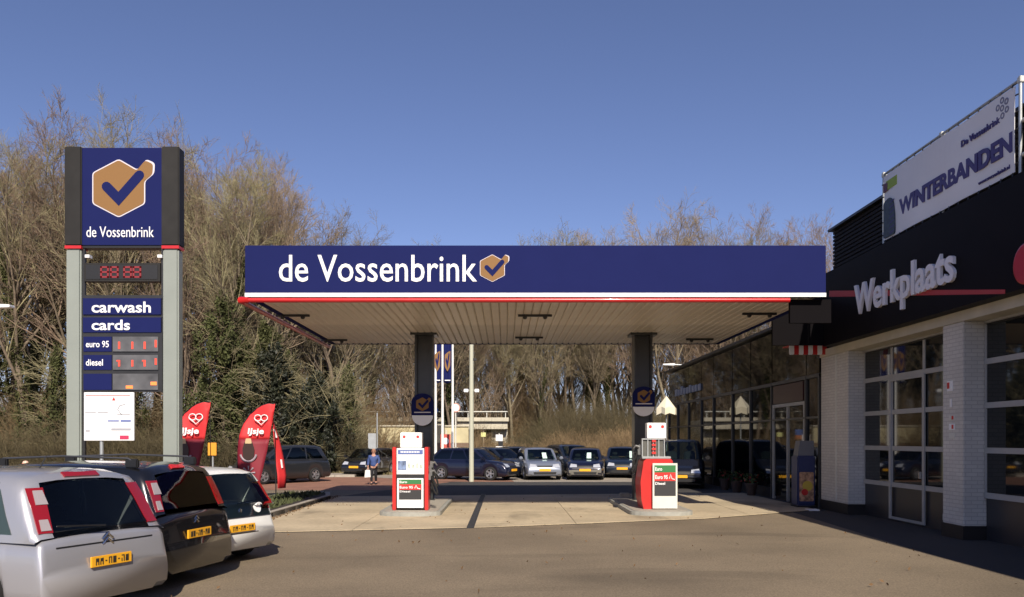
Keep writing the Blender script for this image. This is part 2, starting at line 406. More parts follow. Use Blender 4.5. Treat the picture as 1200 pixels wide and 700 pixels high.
mb.build('red_edge_return', RED, can, True, smooth=True)
MB().tube([(CX0+.08, CY0-.06, z), (px(925, 17.66), CY0-.06, z)], .052, 12).build('red_edge_tube', RED, can, True, smooth=True)
SOF = mat('soffit_metal', (.62, .55, .46), .38, metal=.0, stain=(.12, .5, (3, .4, 1)), noise=.10, nscale=1.2, noise2=.12, n2scale=.5)
ns = 62; sw = (CX1-CX0-.26)/ns
prof2 = [(-sw/2+.004, .0), (-sw/2+.03, -.028), (sw/2-.03, -.028), (sw/2-.004, 0), (sw/2-.004, .012), (-sw/2+.004, .012)]
sm = MB(); sm.prism([(x, zz) for x, zz in prof2], -(CY1-CY0-.26)/2, (CY1-CY0-.26)/2); smesh = sm.mesh('soffit_slat', SOF)
for i in range(ns):
    x = CX0+.13+sw*(i+.5)
    instance('soffit_slat', smesh, can, (x-.6, (CY0+CY1)/2-22, CZ0+.035))
MB().box(CX0+.13, CX1-.13, CY0+.13, CY1-.13, CZ0+.05, CZ0+.09).build('ceiling_backing', BLACK, can, True)
# small twin light fittings
for (x, y) in ((343, 369), (391, 398), (627, 369), (620, 395), (890, 367), (820, 397)):
    Y = (CZ0-CAMH)*F/(VY-y); X = px(x, Y)
    f = MB().box(X-.42, X+.42, Y-.03, Y+.03, CZ0-.05, CZ0+.008, .005).build('light_bracket', DARK, can, True)
    for s in (-.25, .25): MB().lathe([(.03, -.05), (.055, -.02), (.055, .03), (.0, .03)], 10, (X+s, Y, CZ0-.06)).build('spotlight', DARK, f, True)
# columns: I-section in dark paint
COLM = mat('column_paint', (.028, .03, .03), .3, noise=.2, nscale=4)
for x0, x1 in ((487, 508), (742, 763)):
    a, b_ = px(x0, 24), px(x1, 24); c = (a+b_)/2; h = (b_-a)/2
    mb = MB(); mb.box(a, a+.06, 23.75, 24.25, .14, CZ0); mb.box(b_-.06, b_, 23.75, 24.25, .14, CZ0); mb.box(a+.06, b_-.06, 23.93, 24.07, .14, CZ0)
    mb.box(a-.06, b_+.06, 23.68, 24.32, .12, .16)
    co = mb.build('column', COLM, can, True)
    MB().box(a-.12, b_+.12, 23.66, 24.34, CZ0-.06, CZ0+.01).build('head_plate', COLM, co, True)
text_mb('de Vossenbrink', px(327, 17.7), px(559, 17.7), pz(330.5, 17.7), pz(299, 17.7), CY0-.012, .014, bold=.006).build('lettering', WHITE, can, True)
lg = thing('tmp', 'x', 'x', (0, 0, 0))
class _P: pass
# logo on fascia (children of canopy, so local frame offset)
def logo_at(parent, cx, cz, h, y, edge=True):
    l = parent.location; logo(parent, cx-l.x, cz-l.z, h, y-l.y, edge)
bpy.data.objects.remove(lg)
logo_at(can, px(577, 17.7), pz(314.5, 17.7), 15.5*17.7/F, CY0-.004)

# link panel between canopy and workshop
tag(MB().box(px(925, 17.95), px(973, 17.95), 17.9, 18.0, pz(379, 17.95), 4.955).build('link_board', mat('matte_black', (.008,.007,.008), .95, spec=.05)), 'black board joining the canopy end to the dark workshop fascia', 'board')

tag(MB().box(6.96, 8.29, 21.32, 21.42, 4.35, 5.6).build('infill_board', MATS['matte_black']), 'dark board filling the gap between canopy end and workshop above the striped awning', 'board')
# column signs
def column_sign(xc, y0, y1, Y, label):
    X = px(xc, Y); z1, z0 = pz(y0, Y), pz(y1, Y); wd = 13*Y/F; h = z1-z0
    t = thing('column_sign', label, 'sign', (X, Y, z0), 0, 'round ended signs on the canopy columns')
    zs = h*.32
    up = [(wd, zs), (wd, h*.72)] + [(wd*math.cos(a), h*.72+h*.28*math.sin(a)) for a in [R(q) for q in range(15, 180, 15)]] + [(-wd, h*.72), (-wd, zs)]
    MB().prism(up, 0, .05).build('blue_panel', BLUE, t)
    lo = [(-wd*.96, zs-.004), ] + [(-wd*.96*math.cos(a), zs-.004-(zs-.004)*math.sin(a)) for a in [R(q) for q in range(15, 180, 15)]] + [(wd*.96, zs-.004)]
    MB().prism(lo, .004, .05).build('white_panel', WHITE, t)
    logo(t, 0, h*.66, wd*.62, -.002, False)
    MB().box(-wd*.75, wd*.75, -.006, .01, zs+.07, zs+.10).build('small_lettering_line', LOGOEDGE, t)
    return t
column_sign(495, 461, 499, 23.6, 'blue and white sign with gold emblem on the left canopy column')
column_sign(754.5, 453, 488, 23.6, 'blue and white sign with gold emblem on the right canopy column')

# ================================================================== PUMP ISLANDS AND PUMPS
ISL = mat('island_concrete', (.30, .30, .27), .7, noise=.15, nscale=6, noise2=.1)
def island(xc, w_, y0, y1, label):
    pts = []
    for k in range(0, 13): a = math.pi+math.pi*k/12; pts.append((xc+w_*math.cos(a), y0+w_*.55+w_*.55*math.sin(a)))
    for k in range(0, 13): a = math.pi*k/12; pts.append((xc+w_*math.cos(a), y1-w_*.55+w_*.55*math.sin(a)))
    t = thing('pump_island', label, 'kerb', (xc, (y0+y1)/2, 0), 0, 'round ended pump islands')
    MB().slab(pts, .02, .13).build('island_edge', ISL, t, True)
    MB().slab([(xc+(x-xc)*.88, (y0+y1)/2+(y-(y0+y1)/2)*.96) for x, y in pts], .12, .14).build('island_top', KERB, t, True)
island(px(481, 20.2), .76, 19.8, 25.2, 'low round ended concrete island under the left fuel pump')
island(px(776, 20.2), .78, 19.9, 25.2, 'low round ended concrete island under the right fuel pump')

PRED = mat('pump_red', (.52, .022, .018), .35, coat=.2, noise=.08, nscale=3)
GREEN = mat('label_green', (.03, .17, .05), .5); LRED = mat('label_red', (.55, .025, .02), .5); CHAR = mat('label_charcoal', (.03, .03, .032), .5)
LBLUE = mat('label_blue', (.09, .14, .36), .5)
def fuel_board(t, x0, x1, y, z0, z1, framem):
    """white framed board: green, red and charcoal fields"""
    f = MB().box(x0, x1, y, y+.03, z0, z1, .006).build('price_board', framem, t)
    w_ = x1-x0; h = z1-z0; a, b_ = x0+.07*w_, x1-.07*w_
    MB().box(a, b_, y-.006, y+.01, z0+h*.80, z0+h*.955).build('green_field', GREEN, f)
    MB().box(a, b_, y-.006, y+.01, z0+h*.61, z0+h*.797).build('red_field', LRED, f)
    MB().box(a, b_, y-.006, y+.01, z0+h*.28, z0+h*.607).build('charcoal_field', CHAR, f)
    text_mb('Euro', a+.02, a+.36*(b_-a), z0+h*.835, z0+h*.915, y-.008, .004, .02).build('lettering', WHITE, f)
    text_mb('Euro 95', a+.02, a+.62*(b_-a), z0+h*.65, z0+h*.74, y-.008, .004, .02).build('lettering', WHITE, f)
    mbx = MB(); mbx.tube([(a+.70*(b_-a), y-.007, z0+h*.66), (a+.76*(b_-a), y-.007, z0+h*.76), (a+.82*(b_-a), y-.007, z0+h*.66), (a+.95*(b_-a), y-.007, z0+h*.64)], .012, 5)
    mbx.build('swoosh_mark', WHITE, f)
    text_mb('Diesel', a+.02, a+.5*(b_-a), z0+h*.525, z0+h*.585, y-.008, .004, .02).build('lettering', WHITE, f)
def nozzle(t, x, y, z, s):
    n = MB(); n.tube([(x, y, z), (x+.10*s, y, z+.03), (x+.16*s, y, z-.05)], [.035, .03, .012], 8); n.box(x-.02, x+.05, y-.03, y+.03, z-.1, z+.06)
    n.box(x-.05, x+.02, y-.05, y+.05, z-.2, z-.05)
    nz = n.build('nozzle', mat('nozzle_grey', (.12, .12, .12), .4), t)
    h = MB(); pts = [(x+.02*s, y, z-.08)]
    for k in range(1, 13): a = k/12; pts.append((x+s*(.02+.16*math.sin(a*math.pi)), y+.02, z-.08-.75*math.sin(a*math.pi*.5)+(.55*a*a*a)))
    h.tube(pts, .024, 6); h.build('hose', RUBBER, nz)
# left pump
Y = 20.35; X = px(481, Y)
t = thing('fuel_pump', 'red fuel pump with white upper panel and blue header on the left island', 'fuel pump', (X, Y, .14), 0, 'fuel pumps under the canopy')
hw = .40; top = pz(525, Y)-.14
for s in (-1, 1): MB().box(s*hw-.045, s*hw+.045, -.04, .46, 0, top+.02, .012).build('red_side_post', PRED, t)
MB().box(-hw+.05, hw-.05, .02, .44, .04, top-.02, .01).build('cabinet', DARK, t)
up = MB().box(-hw+.06, hw-.06, -.02, .02, pz(556, Y)-.14, top-.01, .005).build('upper_panel', WHITE, t)
z1 = top-.03
MB().box(-hw+.09, hw-.09, -.028, 0, z1-.13, z1-.02).build('blue_header', LBLUE, up)
mb = MB()
for k in range(12): mb.box(-.24+k*.04, -.215+k*.04, -.032, -.02, z1-.095, z1-.05)
mb.build('header_lettering_line', WHITE, up)
MB().box(-hw+.09, -.10, -.027, 0, z1-.52, z1-.29).build('picture_square', mat('pump_photo', (.16, .22, .36), .5, noise=.6, nscale=14), up)
mb = MB()
for k in range(4): mb.box(-.06+k*.10, .0+k*.10, -.027, 0, z1-.48, z1-.48+(.09 if k % 2 else .13))
mb.build('small_picture', mat('pump_photo_small', (.45, .5, .42), .5, noise=.5, nscale=20), up)
MB().box(-hw+.05, hw-.05, -.005, .03, pz(560, Y)-.14, pz(556.3, Y)-.14).build('dark_gap', DARK, t)
fuel_board(t, -hw+.075, hw-.075, -.05, .06, pz(560.5, Y)-.14, WHITE)
tb = MB().box(px(469, Y)-X, px(494, Y)-X, .02, .35, top, pz(507, Y)-.14, .01).build('top_box', WHITE, t)
for s in (px(473.5, Y)-X, px(489.5, Y)-X): MB().lathe([(.0, -.01), (.035, -.01), (.035, .02), (0, .02)], 16, (s, .02, pz(512, Y)-.14), 'y').build('red_disc', LRED, tb)
for k, zz in enumerate((.95, 1.15)): nozzle(t, hw+.08, .12+k*.18, zz, 1)
# right pump
Y = 20.6; X = px(777, Y)
t = thing('fuel_pump', 'bulging red fuel pump with display cage and white framed board on the right island', 'fuel pump', (X, Y, .14), 0, 'fuel pumps under the canopy')
a, b_ = px(752, Y)-X, px(789, Y)-X; zt = pz(538, Y)-.14
outl = [(a+.06, 0), (b_-.02, 0), (b_, .1), (b_, zt-.05), (b_-.05, zt), (a+.13, zt), (a+.06, zt-.06), (a-.02, zt*.55), (a, .25)]
MB().prism(outl, .06, .9).build('red_body', PRED, t, smooth=True)
MB().box(a+.03, b_-.04, .1, .8, zt+.002, zt+.06, .01).build('silver_ledge', GALV, t)
cg = MB()
x0, x1, z0, z1 = px(754, Y)-X, px(780, Y)-X, zt+.06, pz(514, Y)-.14
MB().box(x0+.02, x1-.02, .2, .55, z0, z1).build('display_box', mat('cage_dark', (.09, .09, .08), .5, noise=.2), t)
for k in range(5): cg.box(x0+(x1-x0)*k/4-.012, x0+(x1-x0)*k/4+.012, .16, .2, z0, z1)
cg.box(x0, x1, .15, .18, z1-.03, z1)
cg.build('cage_bars', GALV, t)
mb = MB()
for k in range(4): mb.box(x0+.24, x0+.34, .13, .155, z0+.06+k*.1, z0+.12+k*.1)
mb.build('red_stickers', LRED, t)
tb = MB().box(px(760, Y)-X, px(782, Y)-X, .18, .5, z1+.002, pz(495.5, Y)-.14, .01).build('top_box', WHITE, t)
for s in (px(763.5, Y)-X, px(778, Y)-X): MB().lathe([(.0, -.01), (.04, -.01), (.04, .02), (0, .02)], 16, (s, .18, pz(500, Y)-.14), 'y').build('red_disc', LRED, tb)
fuel_board(t, px(764.5, Y)-X, px(793.5, Y)-X, -.04, .02, pz(543, Y)-.14, PALE)
nozzle(t, x0-.05, .3, zt+.3, -1); nozzle(t, x0-.05, .5, zt+.15, -1)
# litter bins / bucket near the right pump
tag(MB().box(px(727, 25), px(738, 25), 24.9, 25.25, .03, .26, .02).build('concrete_block', KERB), 'small pale concrete block on the ground left of the right pump', 'block')

# ================================================================== PYLON SIGN
PY = 16.0
py = thing('price_pylon', 'tall filling station price pylon with blue emblem panel between two pale grey posts', 'sign', (px(146, PY), PY, 0))
def PB(x0, x1, y0, y1, ya, yb, name, m, parent=py, bev=0, **k):
    return MB().box(px(x0, PY), px(x1, PY), PY+ya, PY+yb, pz(y1, PY), pz(y0, PY), bev).build(name, m, parent, True, **k)
for a, b_ in ((77, 94.5), (190.5, 209)):
    X0, X1 = px(a, PY), px(b_, PY)
    MB().box(X0, X1, PY, PY+.24, 0, pz(291.5, PY), .03).build('post', POST, py, True, smooth=True)
    MB().box(X0-.015, X1+.015, PY-.015, PY+.255, pz(291.5, PY), pz(288, PY)).build('red_band', RED, py, True)
    MB().box(X0-.02, X1+.02, PY-.02, PY+.26, pz(288, PY), pz(172, PY), .02).build('post_cap', CAP, py, True)
pn = PB(95, 190, 173, 287, .02, .22, 'emblem_panel', BLUE)
logo_at(py, px(138.7, PY), pz(220.5, PY), 33*PY/F, PY+.02)
text_mb('de Vossenbrink', px(101, PY), px(180, PY), pz(278, PY), pz(265.5, PY), PY+.006, .014, 0).build('lettering', WHITE, py, True)
PB(95.5, 190, 287, 290, .04, .28, 'panel_shadow_rail', BLACK)
for x in (102, 187): MB().box(px(x-2.6, PY), px(x+2.6, PY), PY+.0, PY+.12, pz(302, PY), pz(298.5, PY)).build('downlight', WHITE, py, True)
# inner rails
PB(95, 97.5, 290, 545, .06, .12, 'inner_rail', DARK); PB(187.5, 190, 290, 460, .06, .12, 'inner_rail', DARK)
ck = PB(97.6, 187, 308, 329.5, .03, .2, 'clock_housing', CAP); PB(100, 184, 310.5, 327, .022, .03, 'clock_glass', BLACK, ck)
LED = mat('led_red_dim', (.18, .015, .02), .5, emit=(.5, .02, .03, .12)); LEDB = mat('led_red', (.5, .03, .02), .5, emit=(1, .10, .05, .6)); LEDO = mat('led_orange', (.6, .15, .03), .5, emit=(1, .25, .06, .8))
def seg7(mb, x, z, w_, h, y, segs, th):
    S7 = {'a': (0, 1, 1, 1), 'd': (0, 0, 1, 0), 'g': (0, .5, 1, .5), 'f': (0, .5, 0, 1), 'e': (0, 0, 0, .5), 'b': (1, .5, 1, 1), 'c': (1, 0, 1, .5)}
    for s in segs:
        x0, z0, x1, z1 = S7[s]
        mb.box(x+x0*w_-th/2, x+x1*w_+th/2, y, y+.006, z+z0*h-th/2, z+z1*h+th/2)
mb = MB()
for k in range(4):
    x = px((118, 129.5, 145, 156)[k], PY); seg7(mb, x, pz(324.5, PY), px(600, PY)-px(592, PY), (324.5-313)*PY/F, PY+.014, 'abcdefg', .035)
mb.build('clock_digits', LED, ck, True, kind='stuff')
def strip(y0, y1, txt, tx1, ty0, ty1, bold=.018):
    o = PB(96.5, 188, y0, y1, .02, .16, 'text_strip', BLUE)
    text_mb(txt, px(107, PY), px(tx1, PY), pz(ty1, PY), pz(ty0, PY), PY+.008, .012, bold).build('lettering', WHITE, o, True)
strip(349.5, 368.5, 'carwash', 176.5, 353.5, 366.5); strip(372, 389.5, 'cards', 152, 374.8, 387)
PB(95, 190, 368.6, 371.8, .05, .14, 'divider', DARK); PB(95, 190, 345.5, 349.4, .05, .14, 'divider', DARK)
fr = PB(95.6, 189, 389.6, 459, .04, .2, 'price_frame', DARK)
LCD = mat('lcd_grey', (.10, .10, .105), .35, noise=.45, nscale=3.0)
for i, (y0, y1, tx) in enumerate(((394.5, 412, 'euro 95'), (416, 433.5, 'diesel'), (438, 457, ''))):
    PB(97, 130, y0, y1, .025, .05, 'blue_label', BLUE, fr)
    d = PB(131.5, 184.5, y0, y1, .025, .05, 'price_display', LCD, fr)
    if tx: text_mb(tx, px(100, PY), px(127 if i == 0 else 120, PY), pz(y0+12.6, PY), pz(y0+5, PY), PY+.018, .008, .012).build('lettering', WHITE, fr, True)
    mb = MB()
    if i < 2:
        for k, xx in enumerate((139, 154.5, 169, 182)):
            q = y0+(6 if k < 3 else 4)
            mb.box(px(xx-1.1, PY), px(xx+1.1, PY), PY+.016, PY+.03, pz(q+8.5-i*1.0, PY), pz(q, PY))
            if i == 1 and k in (0, 2): mb.box(px(xx-3, PY), px(xx-1, PY), PY+.016, PY+.03, pz(q+1.6, PY), pz(q, PY))
        mb.build('price_digits', LEDB, fr, True, kind='stuff')
    else:
        mb.box(px(147, PY), px(155, PY), PY+.016, PY+.03, pz(455.5, PY), pz(452, PY)); mb.box(px(176, PY), px(183, PY), PY+.016, PY+.03, pz(451.5, PY), pz(447.5, PY))
        mb.build('price_digits', LEDO, fr, True, kind='stuff')
    MB().box(px(131.5, PY), px(184.5, PY), PY+.02, PY+.028, pz(y1, PY)-.004, pz(y1, PY)+.004).build('display_edge', DARK, fr, True)
# info board on its own post
IY = 15.6
t = thing('info_board', 'square white information board on a thin post in front of the price pylon', 'sign', (px(118, IY), IY, 0))
MB().box(px(99, IY), px(157.5, IY), IY-.02, IY+.02, pz(516.5, IY), pz(460, IY), .004).build('board', WHITE, t, True)
MB().tube([(px(118, IY), IY+.04, 0), (px(118, IY), IY+.04, pz(470, IY))], .035, 10).build('post', GALV, t, True, smooth=True)
INK = mat('ink_grey', (.35, .35, .38), .6); INKB = mat('ink_blue', (.12, .16, .38), .6)
def ib(x0, x1, y0, y1, m, n): MB().box(px(x0, IY), px(x1, IY), IY-.026, IY-.018, pz(y1, IY), pz(y0, IY)).build(n, m, t, True)
ib(141, 151.5, 510.5, 515, mat('ink_magenta', (.5, .03, .09), .6), 'red_label'); ib(127, 140, 492.6, 494.2, INKB, 'print_line'); ib(142, 154, 492.3, 494.5, INKB, 'print_line')
ib(131, 154, 502, 504.5, INK, 'print_line'); ib(100.5, 113, 483, 484, INK, 'print_line'); ib(115, 127, 483, 484, INK, 'print_line'); ib(138, 153, 485, 486, INK, 'print_line'); ib(101, 153, 463, 464, mat('ink_rose', (.5, .25, .22), .6), 'print_line'); ib(101, 106, 504, 506, INK, 'print_line')
MB().prism([(px(132, IY)-0, pz(469.5, IY)), (px(136, IY), pz(469.5, IY)), (px(134, IY), pz(465.5, IY))], IY-.026, IY-.018).build('red_triangle', LRED, t, True)
MB().prism(thick_line([(px(143, IY), pz(486, IY)), (px(138.5, IY), pz(480, IY)), (px(141, IY), pz(475.5, IY)), (px(147, IY), pz(474, IY))], .008), IY-.026, IY-.018).build('swirl', INK, t, True)
# ================================================================== WORKSHOP BUILDING (its street side faces -X)
FASC = mat('fascia_black', (.010, .0085, .010), .45, spec=.04, noise=.1, nscale=2)
WB = brick_mat('painted_brick', (.60, .58, .53), (.54, .52, .48), (.45, .43, .40), 1, .22, .075, vert=(0, R(-90), R(0)), noise=.12, bumps=.35)
CREAM = mat('cream_beam', (.52, .48, .38), .7, noise=.12, nscale=2)
DKWALL = mat('dark_wall', (.012, .010, .010), .6, noise=.2, nscale=3)
CLAD = mat('cladding_dark', (.020, .017, .018), .6, spec=.1, noise=.15, nscale=2)
FRAMEM = mat('door_frame_grey', (.36, .36, .35), .45, noise=.08, nscale=4)
LOWP = mat('door_panel_dark', (.03, .03, .034), .35)
LETM = mat('letter_silver', (.78, .77, .80), .45)
wb_ = thing('workshop_building', 'black fronted workshop with white brick pillars, glazed sectional doors and silver Werkplaats lettering', 'building', (8.6, 12, 0))
MB().box(8.3, 9.3, -4, 21.4, 4.32, 6.2).build('fascia', FASC, wb_, True)
MB().box(9.31, 22, -4, 21.9, .0, 6.15).build('side_wall', DKWALL, wb_, True)
MB().box(8.74, 22, -4, 21.75, 6.21, 7.42).build('upper_storey', DKWALL, wb_, True)
MB().box(8.60, 22.1, -4.1, 21.85, 7.421, 7.48).build('roof_edge', DARK, wb_, True)
for k in range(12):
    o = MB().prism([(0, 0), (.0, .096), (-.03, .08), (-.03, .02)], 0, 1)
    if k == 0:
        bdm = MB().box(0, .035, 0, 25.75, 0, .075, .008).mesh('cladding_board', CLAD)
    instance('cladding_board', bdm, wb_, (8.70-8.6, -4-12, 6.22+k*.1))
MB().box(8.58, 9.05, -4, 22.35, 4.12, 4.318).build('cream_beam', CREAM, wb_, True)
def pillar(y0, y1, n='pillar'):
    p = MB().box(8.6, 9.3, y0, y1, .27, 4.118, .012).build(n, WB, wb_, True)
    MB().box(8.58, 9.3, y0-.02, y1+.02, 0, .268).build('plinth', DKWALL, p, True)
    return p
pillar(20.54, 22.3); p2 = pillar(15.37, 16.1); pillar(10.1, 10.85); pillar(4.6, 5.3)
MB().box(8.592, 8.6, 21.25, 21.33, .3, 4.1).build('rain_streak_joint', PALE, wb_, True)
def sectional(y0, y1, wicket):
    d = MB().box(9.02, 9.08, y0, y1, 0, 4.118).build('sectional_door', LOWP, wb_, True)
    rows = [0.02, .86, 1.70, 2.54, 3.36, 4.10]; cols = 3; cw = (y1-y0)/cols
    for r in range(1, 6): MB().box(8.975, 9.021, y0, y1, rows[r]-.06 if r < 5 else rows[r]-.03, rows[r]+.045 if r < 5 else rows[r]+.018).build('rail', FRAMEM, d, True)
    for c in range(cols+1):
        w_ = .05; yc = y0+c*cw; a, b_ = max(y0, yc-w_), min(y1, yc+w_)
        for r in range(1, 5): MB().box(8.985, 9.02, a, b_, rows[r]+.046, rows[r+1]-.061).build('stile', FRAMEM, d, True)
        for r in range(1, 5):
            if c < cols: MB().box(9.0, 9.018, yc+.055, yc+cw-.055, rows[r]+.05, rows[r+1]-.065).build('pane', GLASS, d, True)
    if wicket:
        a, b_ = y0+cw-.03, y0+2*cw+.03
        for q in (a, b_): MB().box(8.955, 8.984, q-.05, q+.05, .06, 3.3).build('wicket_frame', FRAMEM, d, True)
        MB().box(8.955, 8.974, a+.051, b_-.051, .06, .12).build('wicket_frame', FRAMEM, d, True)
        MB().box(8.955, 8.974, a+.051, b_-.051, 3.24, 3.3).build('wicket_frame', FRAMEM, d, True)
        MB().box(8.90, 8.954, a+.06, a+.10, 1.05, 1.2).build('handle', CHROME, d, True)
sectional(16.12, 20.52, True); sectional(10.87, 15.35, False); sectional(5.32, 10.08, False)
# lettering on the fascia, reading away to near (rotated frame)
def rot_parent(parent, name, loc):
    o = bpy.data.objects.new(name, None); COL.objects.link(o); o.location = loc; o.rotation_euler = (0, 0, R(-90)); return o
def side_text(s, ya, yb, z0, z1, x, depth, m, parent, **k):
    mb = text_mb(s, 0, ya-yb, z0, z1, 0, depth, **k)
    # local x -> world -y ; local y -> world x
    mb.v = [(x+p[1], ya-p[0], p[2]) for p in mb.v]
    return mb.build('lettering', m, parent, True)
REFLRED = mat('reflection_red', (.42, .035, .04), .5)  # painted-on reflection of the canopy's red edge tube, a slanted strip on the fascia
q0, q1 = (8.3*F/(972-VX), 344.5), (8.3*F/(1178-VX), 342.0)
mb = MB()
for (Yq, yq_, tt) in ((q0[0], q0[1], 3.6), (q1[0], q1[1], 2.6)):
    for dz in (-tt, tt):
        for xx in (8.294, 8.302): mb.v.append((xx, Yq, pz(yq_+dz, Yq)))
mb.f += [(0, 1, 3, 2), (4, 6, 7, 5), (0, 2, 6, 4), (1, 5, 7, 3), (0, 4, 5, 1), (2, 3, 7, 6)]
mb.build('red_reflection_strip', REFLRED, wb_, True)
side_text('Werkplaats', 19.35, 15.05, 4.60, 5.52, 8.235, .06, LETM, wb_, bold=.022)
MB().lathe([(.30, 0), (.33, .01), (.33, .05), (.30, .06)], 28, (8.24, 12.98, 4.69), 'x').build('round_emblem', RED, wb_, True)
mb = MB()
for (y, z, h, w_) in ((15.83, 2.83, .20, .20), (15.80, 2.52, .16, .06), (15.76, 2.08, .12, .20), (15.76, 2.26, .10, .20), (15.76, 1.92, .10, .20)):
    MB().box(8.590, 8.599, y-w_/2, y+w_/2, z, z+h).build('sticker', WHITE if h > .11 else PALE, p2, True)
MB().prism([(0, 0), (.1, .16), (-.02, .16)], 0, .004)
MB().box(8.586, 8.591, 15.84, 15.92, 2.88, 3.0).build('sticker', LRED, p2, True)
MB().box(8.586, 8.591, 15.70, 15.76, 2.28, 2.35).build('sticker', LRED, p2, True); MB().box(8.586, 8.591, 15.70, 15.76, 2.1, 2.18).build('sticker', LRED, p2, True)
for yy in (16.6, 12.2): MB().box(8.93, 9.0, yy, yy+.12, .25, .38).build('floor_bolt', PALE, wb_, True)

# banner on the roof
bn = thing('tyre_banner', 'white banner in a tubular frame above the workshop fascia reading Winterbanden', 'banner', (8.38, 18.2, 6.22), -90)
BL, BH = 4.83, 1.55
VIN = mat('banner_vinyl', (.80, .79, .80), .5, noise=.04, nscale=1); PUR = mat('banner_purple', (.055, .04, .17), .5)
mb = MB(); nx_, nz_ = 28, 8
for j in range(nz_+1):
    for i in range(nx_+1):
        u, v = i/nx_, j/nz_; mb.v.append((.08+u*(BL-.16), .012*math.sin(u*16+v*3), .07+v*(BH-.14)))
for j in range(nz_):
    for i in range(nx_): q = j*(nx_+1)+i; mb.f.append((q, q+1, q+2+nx_, q+1+nx_))
sh = mb.build('sheet', VIN, bn, fix=False)
md = sh.modifiers.new('thickness', 'SOLIDIFY'); md.thickness = .008; md.offset = 1
fr_ = [((0, .03, 0), (0, .03, BH+.06)), ((BL, .03, 0), (BL, .03, BH+.06)), ((0, .03, BH), (BL, .03, BH)), ((0, .03, .0), (BL, .03, .0))]
for a, b_ in fr_: MB().tube([a, b_], .028, 10).build('frame_tube', GALV, bn, smooth=True)
for k in range(3): MB().box(BL*k/2-.05, BL*k/2+.05, .0, .09, BH-.05, BH+.05, .01).build('tube_clamp', PALE, bn)
MB().tube([(BL/2, .06, 0), (BL/2, .06, BH)], .025, 8).build('frame_tube', GALV, bn)
for z in (.32, .88): MB().tube([(BL-.02, .06, z), (BL+1.6, .06, z)], .035, 8).build('support_rail', PALE, bn)
for k in range(15):
    for z in (.045, BH-.045): MB().tube([(.15+k*(BL-.3)/14, -.01, z-.03), (.15+k*(BL-.3)/14, -.0, z+.03)], .012, 6).build('tie', BLACK, bn)
for k in range(5):
    for x in (.04, BL-.04): MB().tube([(x-.03, -.01, .2+k*.28), (x+.03, 0, .2+k*.28)], .012, 6).build('tie', BLACK, bn)
yq = -.026
text_mb('WINTERBANDEN', .82, 4.70, .42, .76, yq, .02, .04, 0).build('lettering', PUR, bn)
text_mb('De Vossenbrink', 3.18, 4.36, 1.03, 1.15, yq, .02, .02).build('lettering', PUR, bn)
text_mb('www.vossenbrink.nl', 3.72, 4.62, .17, .235, yq, .02, .0).build('lettering', PUR, bn)
MOL = mat('emblem_grey', (.22, .22, .3), .5)
for (x, z) in ((4.30, 1.30), (4.42, 1.38), (4.54, 1.32), (4.55, 1.18), (4.43, 1.12), (4.42, 1.25)):
    mb = MB(); mb.lathe([(.03, 0), (.055, .0), (.055, .02), (.03, .02)], 14, (x, yq, z), 'y', True); mb.build('emblem_ring', MOL, bn)
MB().box(.22, .72, yq, .0, 1.13, 1.33).build('green_label', mat('label_lime', (.30, .42, .03), .5), bn)
MB().box(.10, .30, yq-.004, .0, 1.12, 1.30).build('dark_label', mat('label_maroon', (.12, .03, .06), .5), bn)
TY = mat('tyre_print', (.035, .055, .075), .5, noise=.5, nscale=16)
MB().prism(rounded([(.1, .1), (.62, .1), (.62, .55), (.55, .85), (.38, .95), (.1, .9)], .08, 3), yq, 0).build('tyre_picture', TY, bn)
for k in range(7):
    MB().prism([(.40, .14+k*.11), (.60, .17+k*.11), (.60, .20+k*.11), (.40, .17+k*.11)], yq-.004, yq).build('tread_groove', PUR, bn)

# ------------------------------------------------ shop
sb = thing('shop_building', 'low dark glass fronted shop running back beyond the workshop', 'building', (8.6, 32, 0))
MB().box(8.75, 20, 22.36, 43, 0, 5.36).build('shop_wall', DKWALL, sb, True)
MB().box(8.40, 20.1, 22.3, 43.2, 5.37, 5.46).build('roof_edge', DARK, sb, True)
ys = [22.4, 23.4, 26.4, 28.7, 31.0, 33.8, 35.9, 38.4, 40.8, 43.0]
for a, b_ in zip(ys[:-1], ys[1:]):
    MB().box(8.60, 8.66, a+.03, b_-.03, 3.72, 5.33).build('header_pane', SHOPGLASS, sb, True)
    if (a, b_) != (23.4, 26.4):
        MB().box(8.62, 8.66, a+.04, b_-.04, 2.55, 3.60).build('upper_pane', SHOPGLASS, sb, True)
        MB().box(8.62, 8.66, a+.04, b_-.04, .35, 2.47).build('lower_pane', SHOPGLASS, sb, True)
        MB().box(8.59, 8.67, a+.04, b_-.04, .0, .34).build('sill_panel', DKWALL, sb, True)
MULL = mat('mullion', (.05, .05, .05), .4)
for y in ys: MB().box(8.56, 8.74, y-.04, y+.04, 0, 3.7).build('mullion', MULL, sb, True)
MB().box(8.57, 8.74, 22.36, 43, 3.61, 3.71).build('transom', MULL, sb, True); MB().box(8.575, 8.72, 22.37, 43, 2.48, 2.54).build('transom', MULL, sb, True)
dd = MB().box(8.66, 8.72, 23.5, 26.3, 0, 3.6).build('entrance', DKWALL, sb, True)
for y in (23.5, 24.9, 26.22): MB().box(8.58, 8.66, y, y+.09, 0, 2.9).build('door_frame', FRAMEM, dd, True)
MB().box(8.58, 8.66, 23.5, 26.31, 2.9, 3.0).build('door_frame', FRAMEM, dd, True)
for y in (23.62, 25.02): MB().box(8.62, 8.65, y, y+1.18, .1, 2.88).build('door_pane', SHOPGLASS, dd, True)
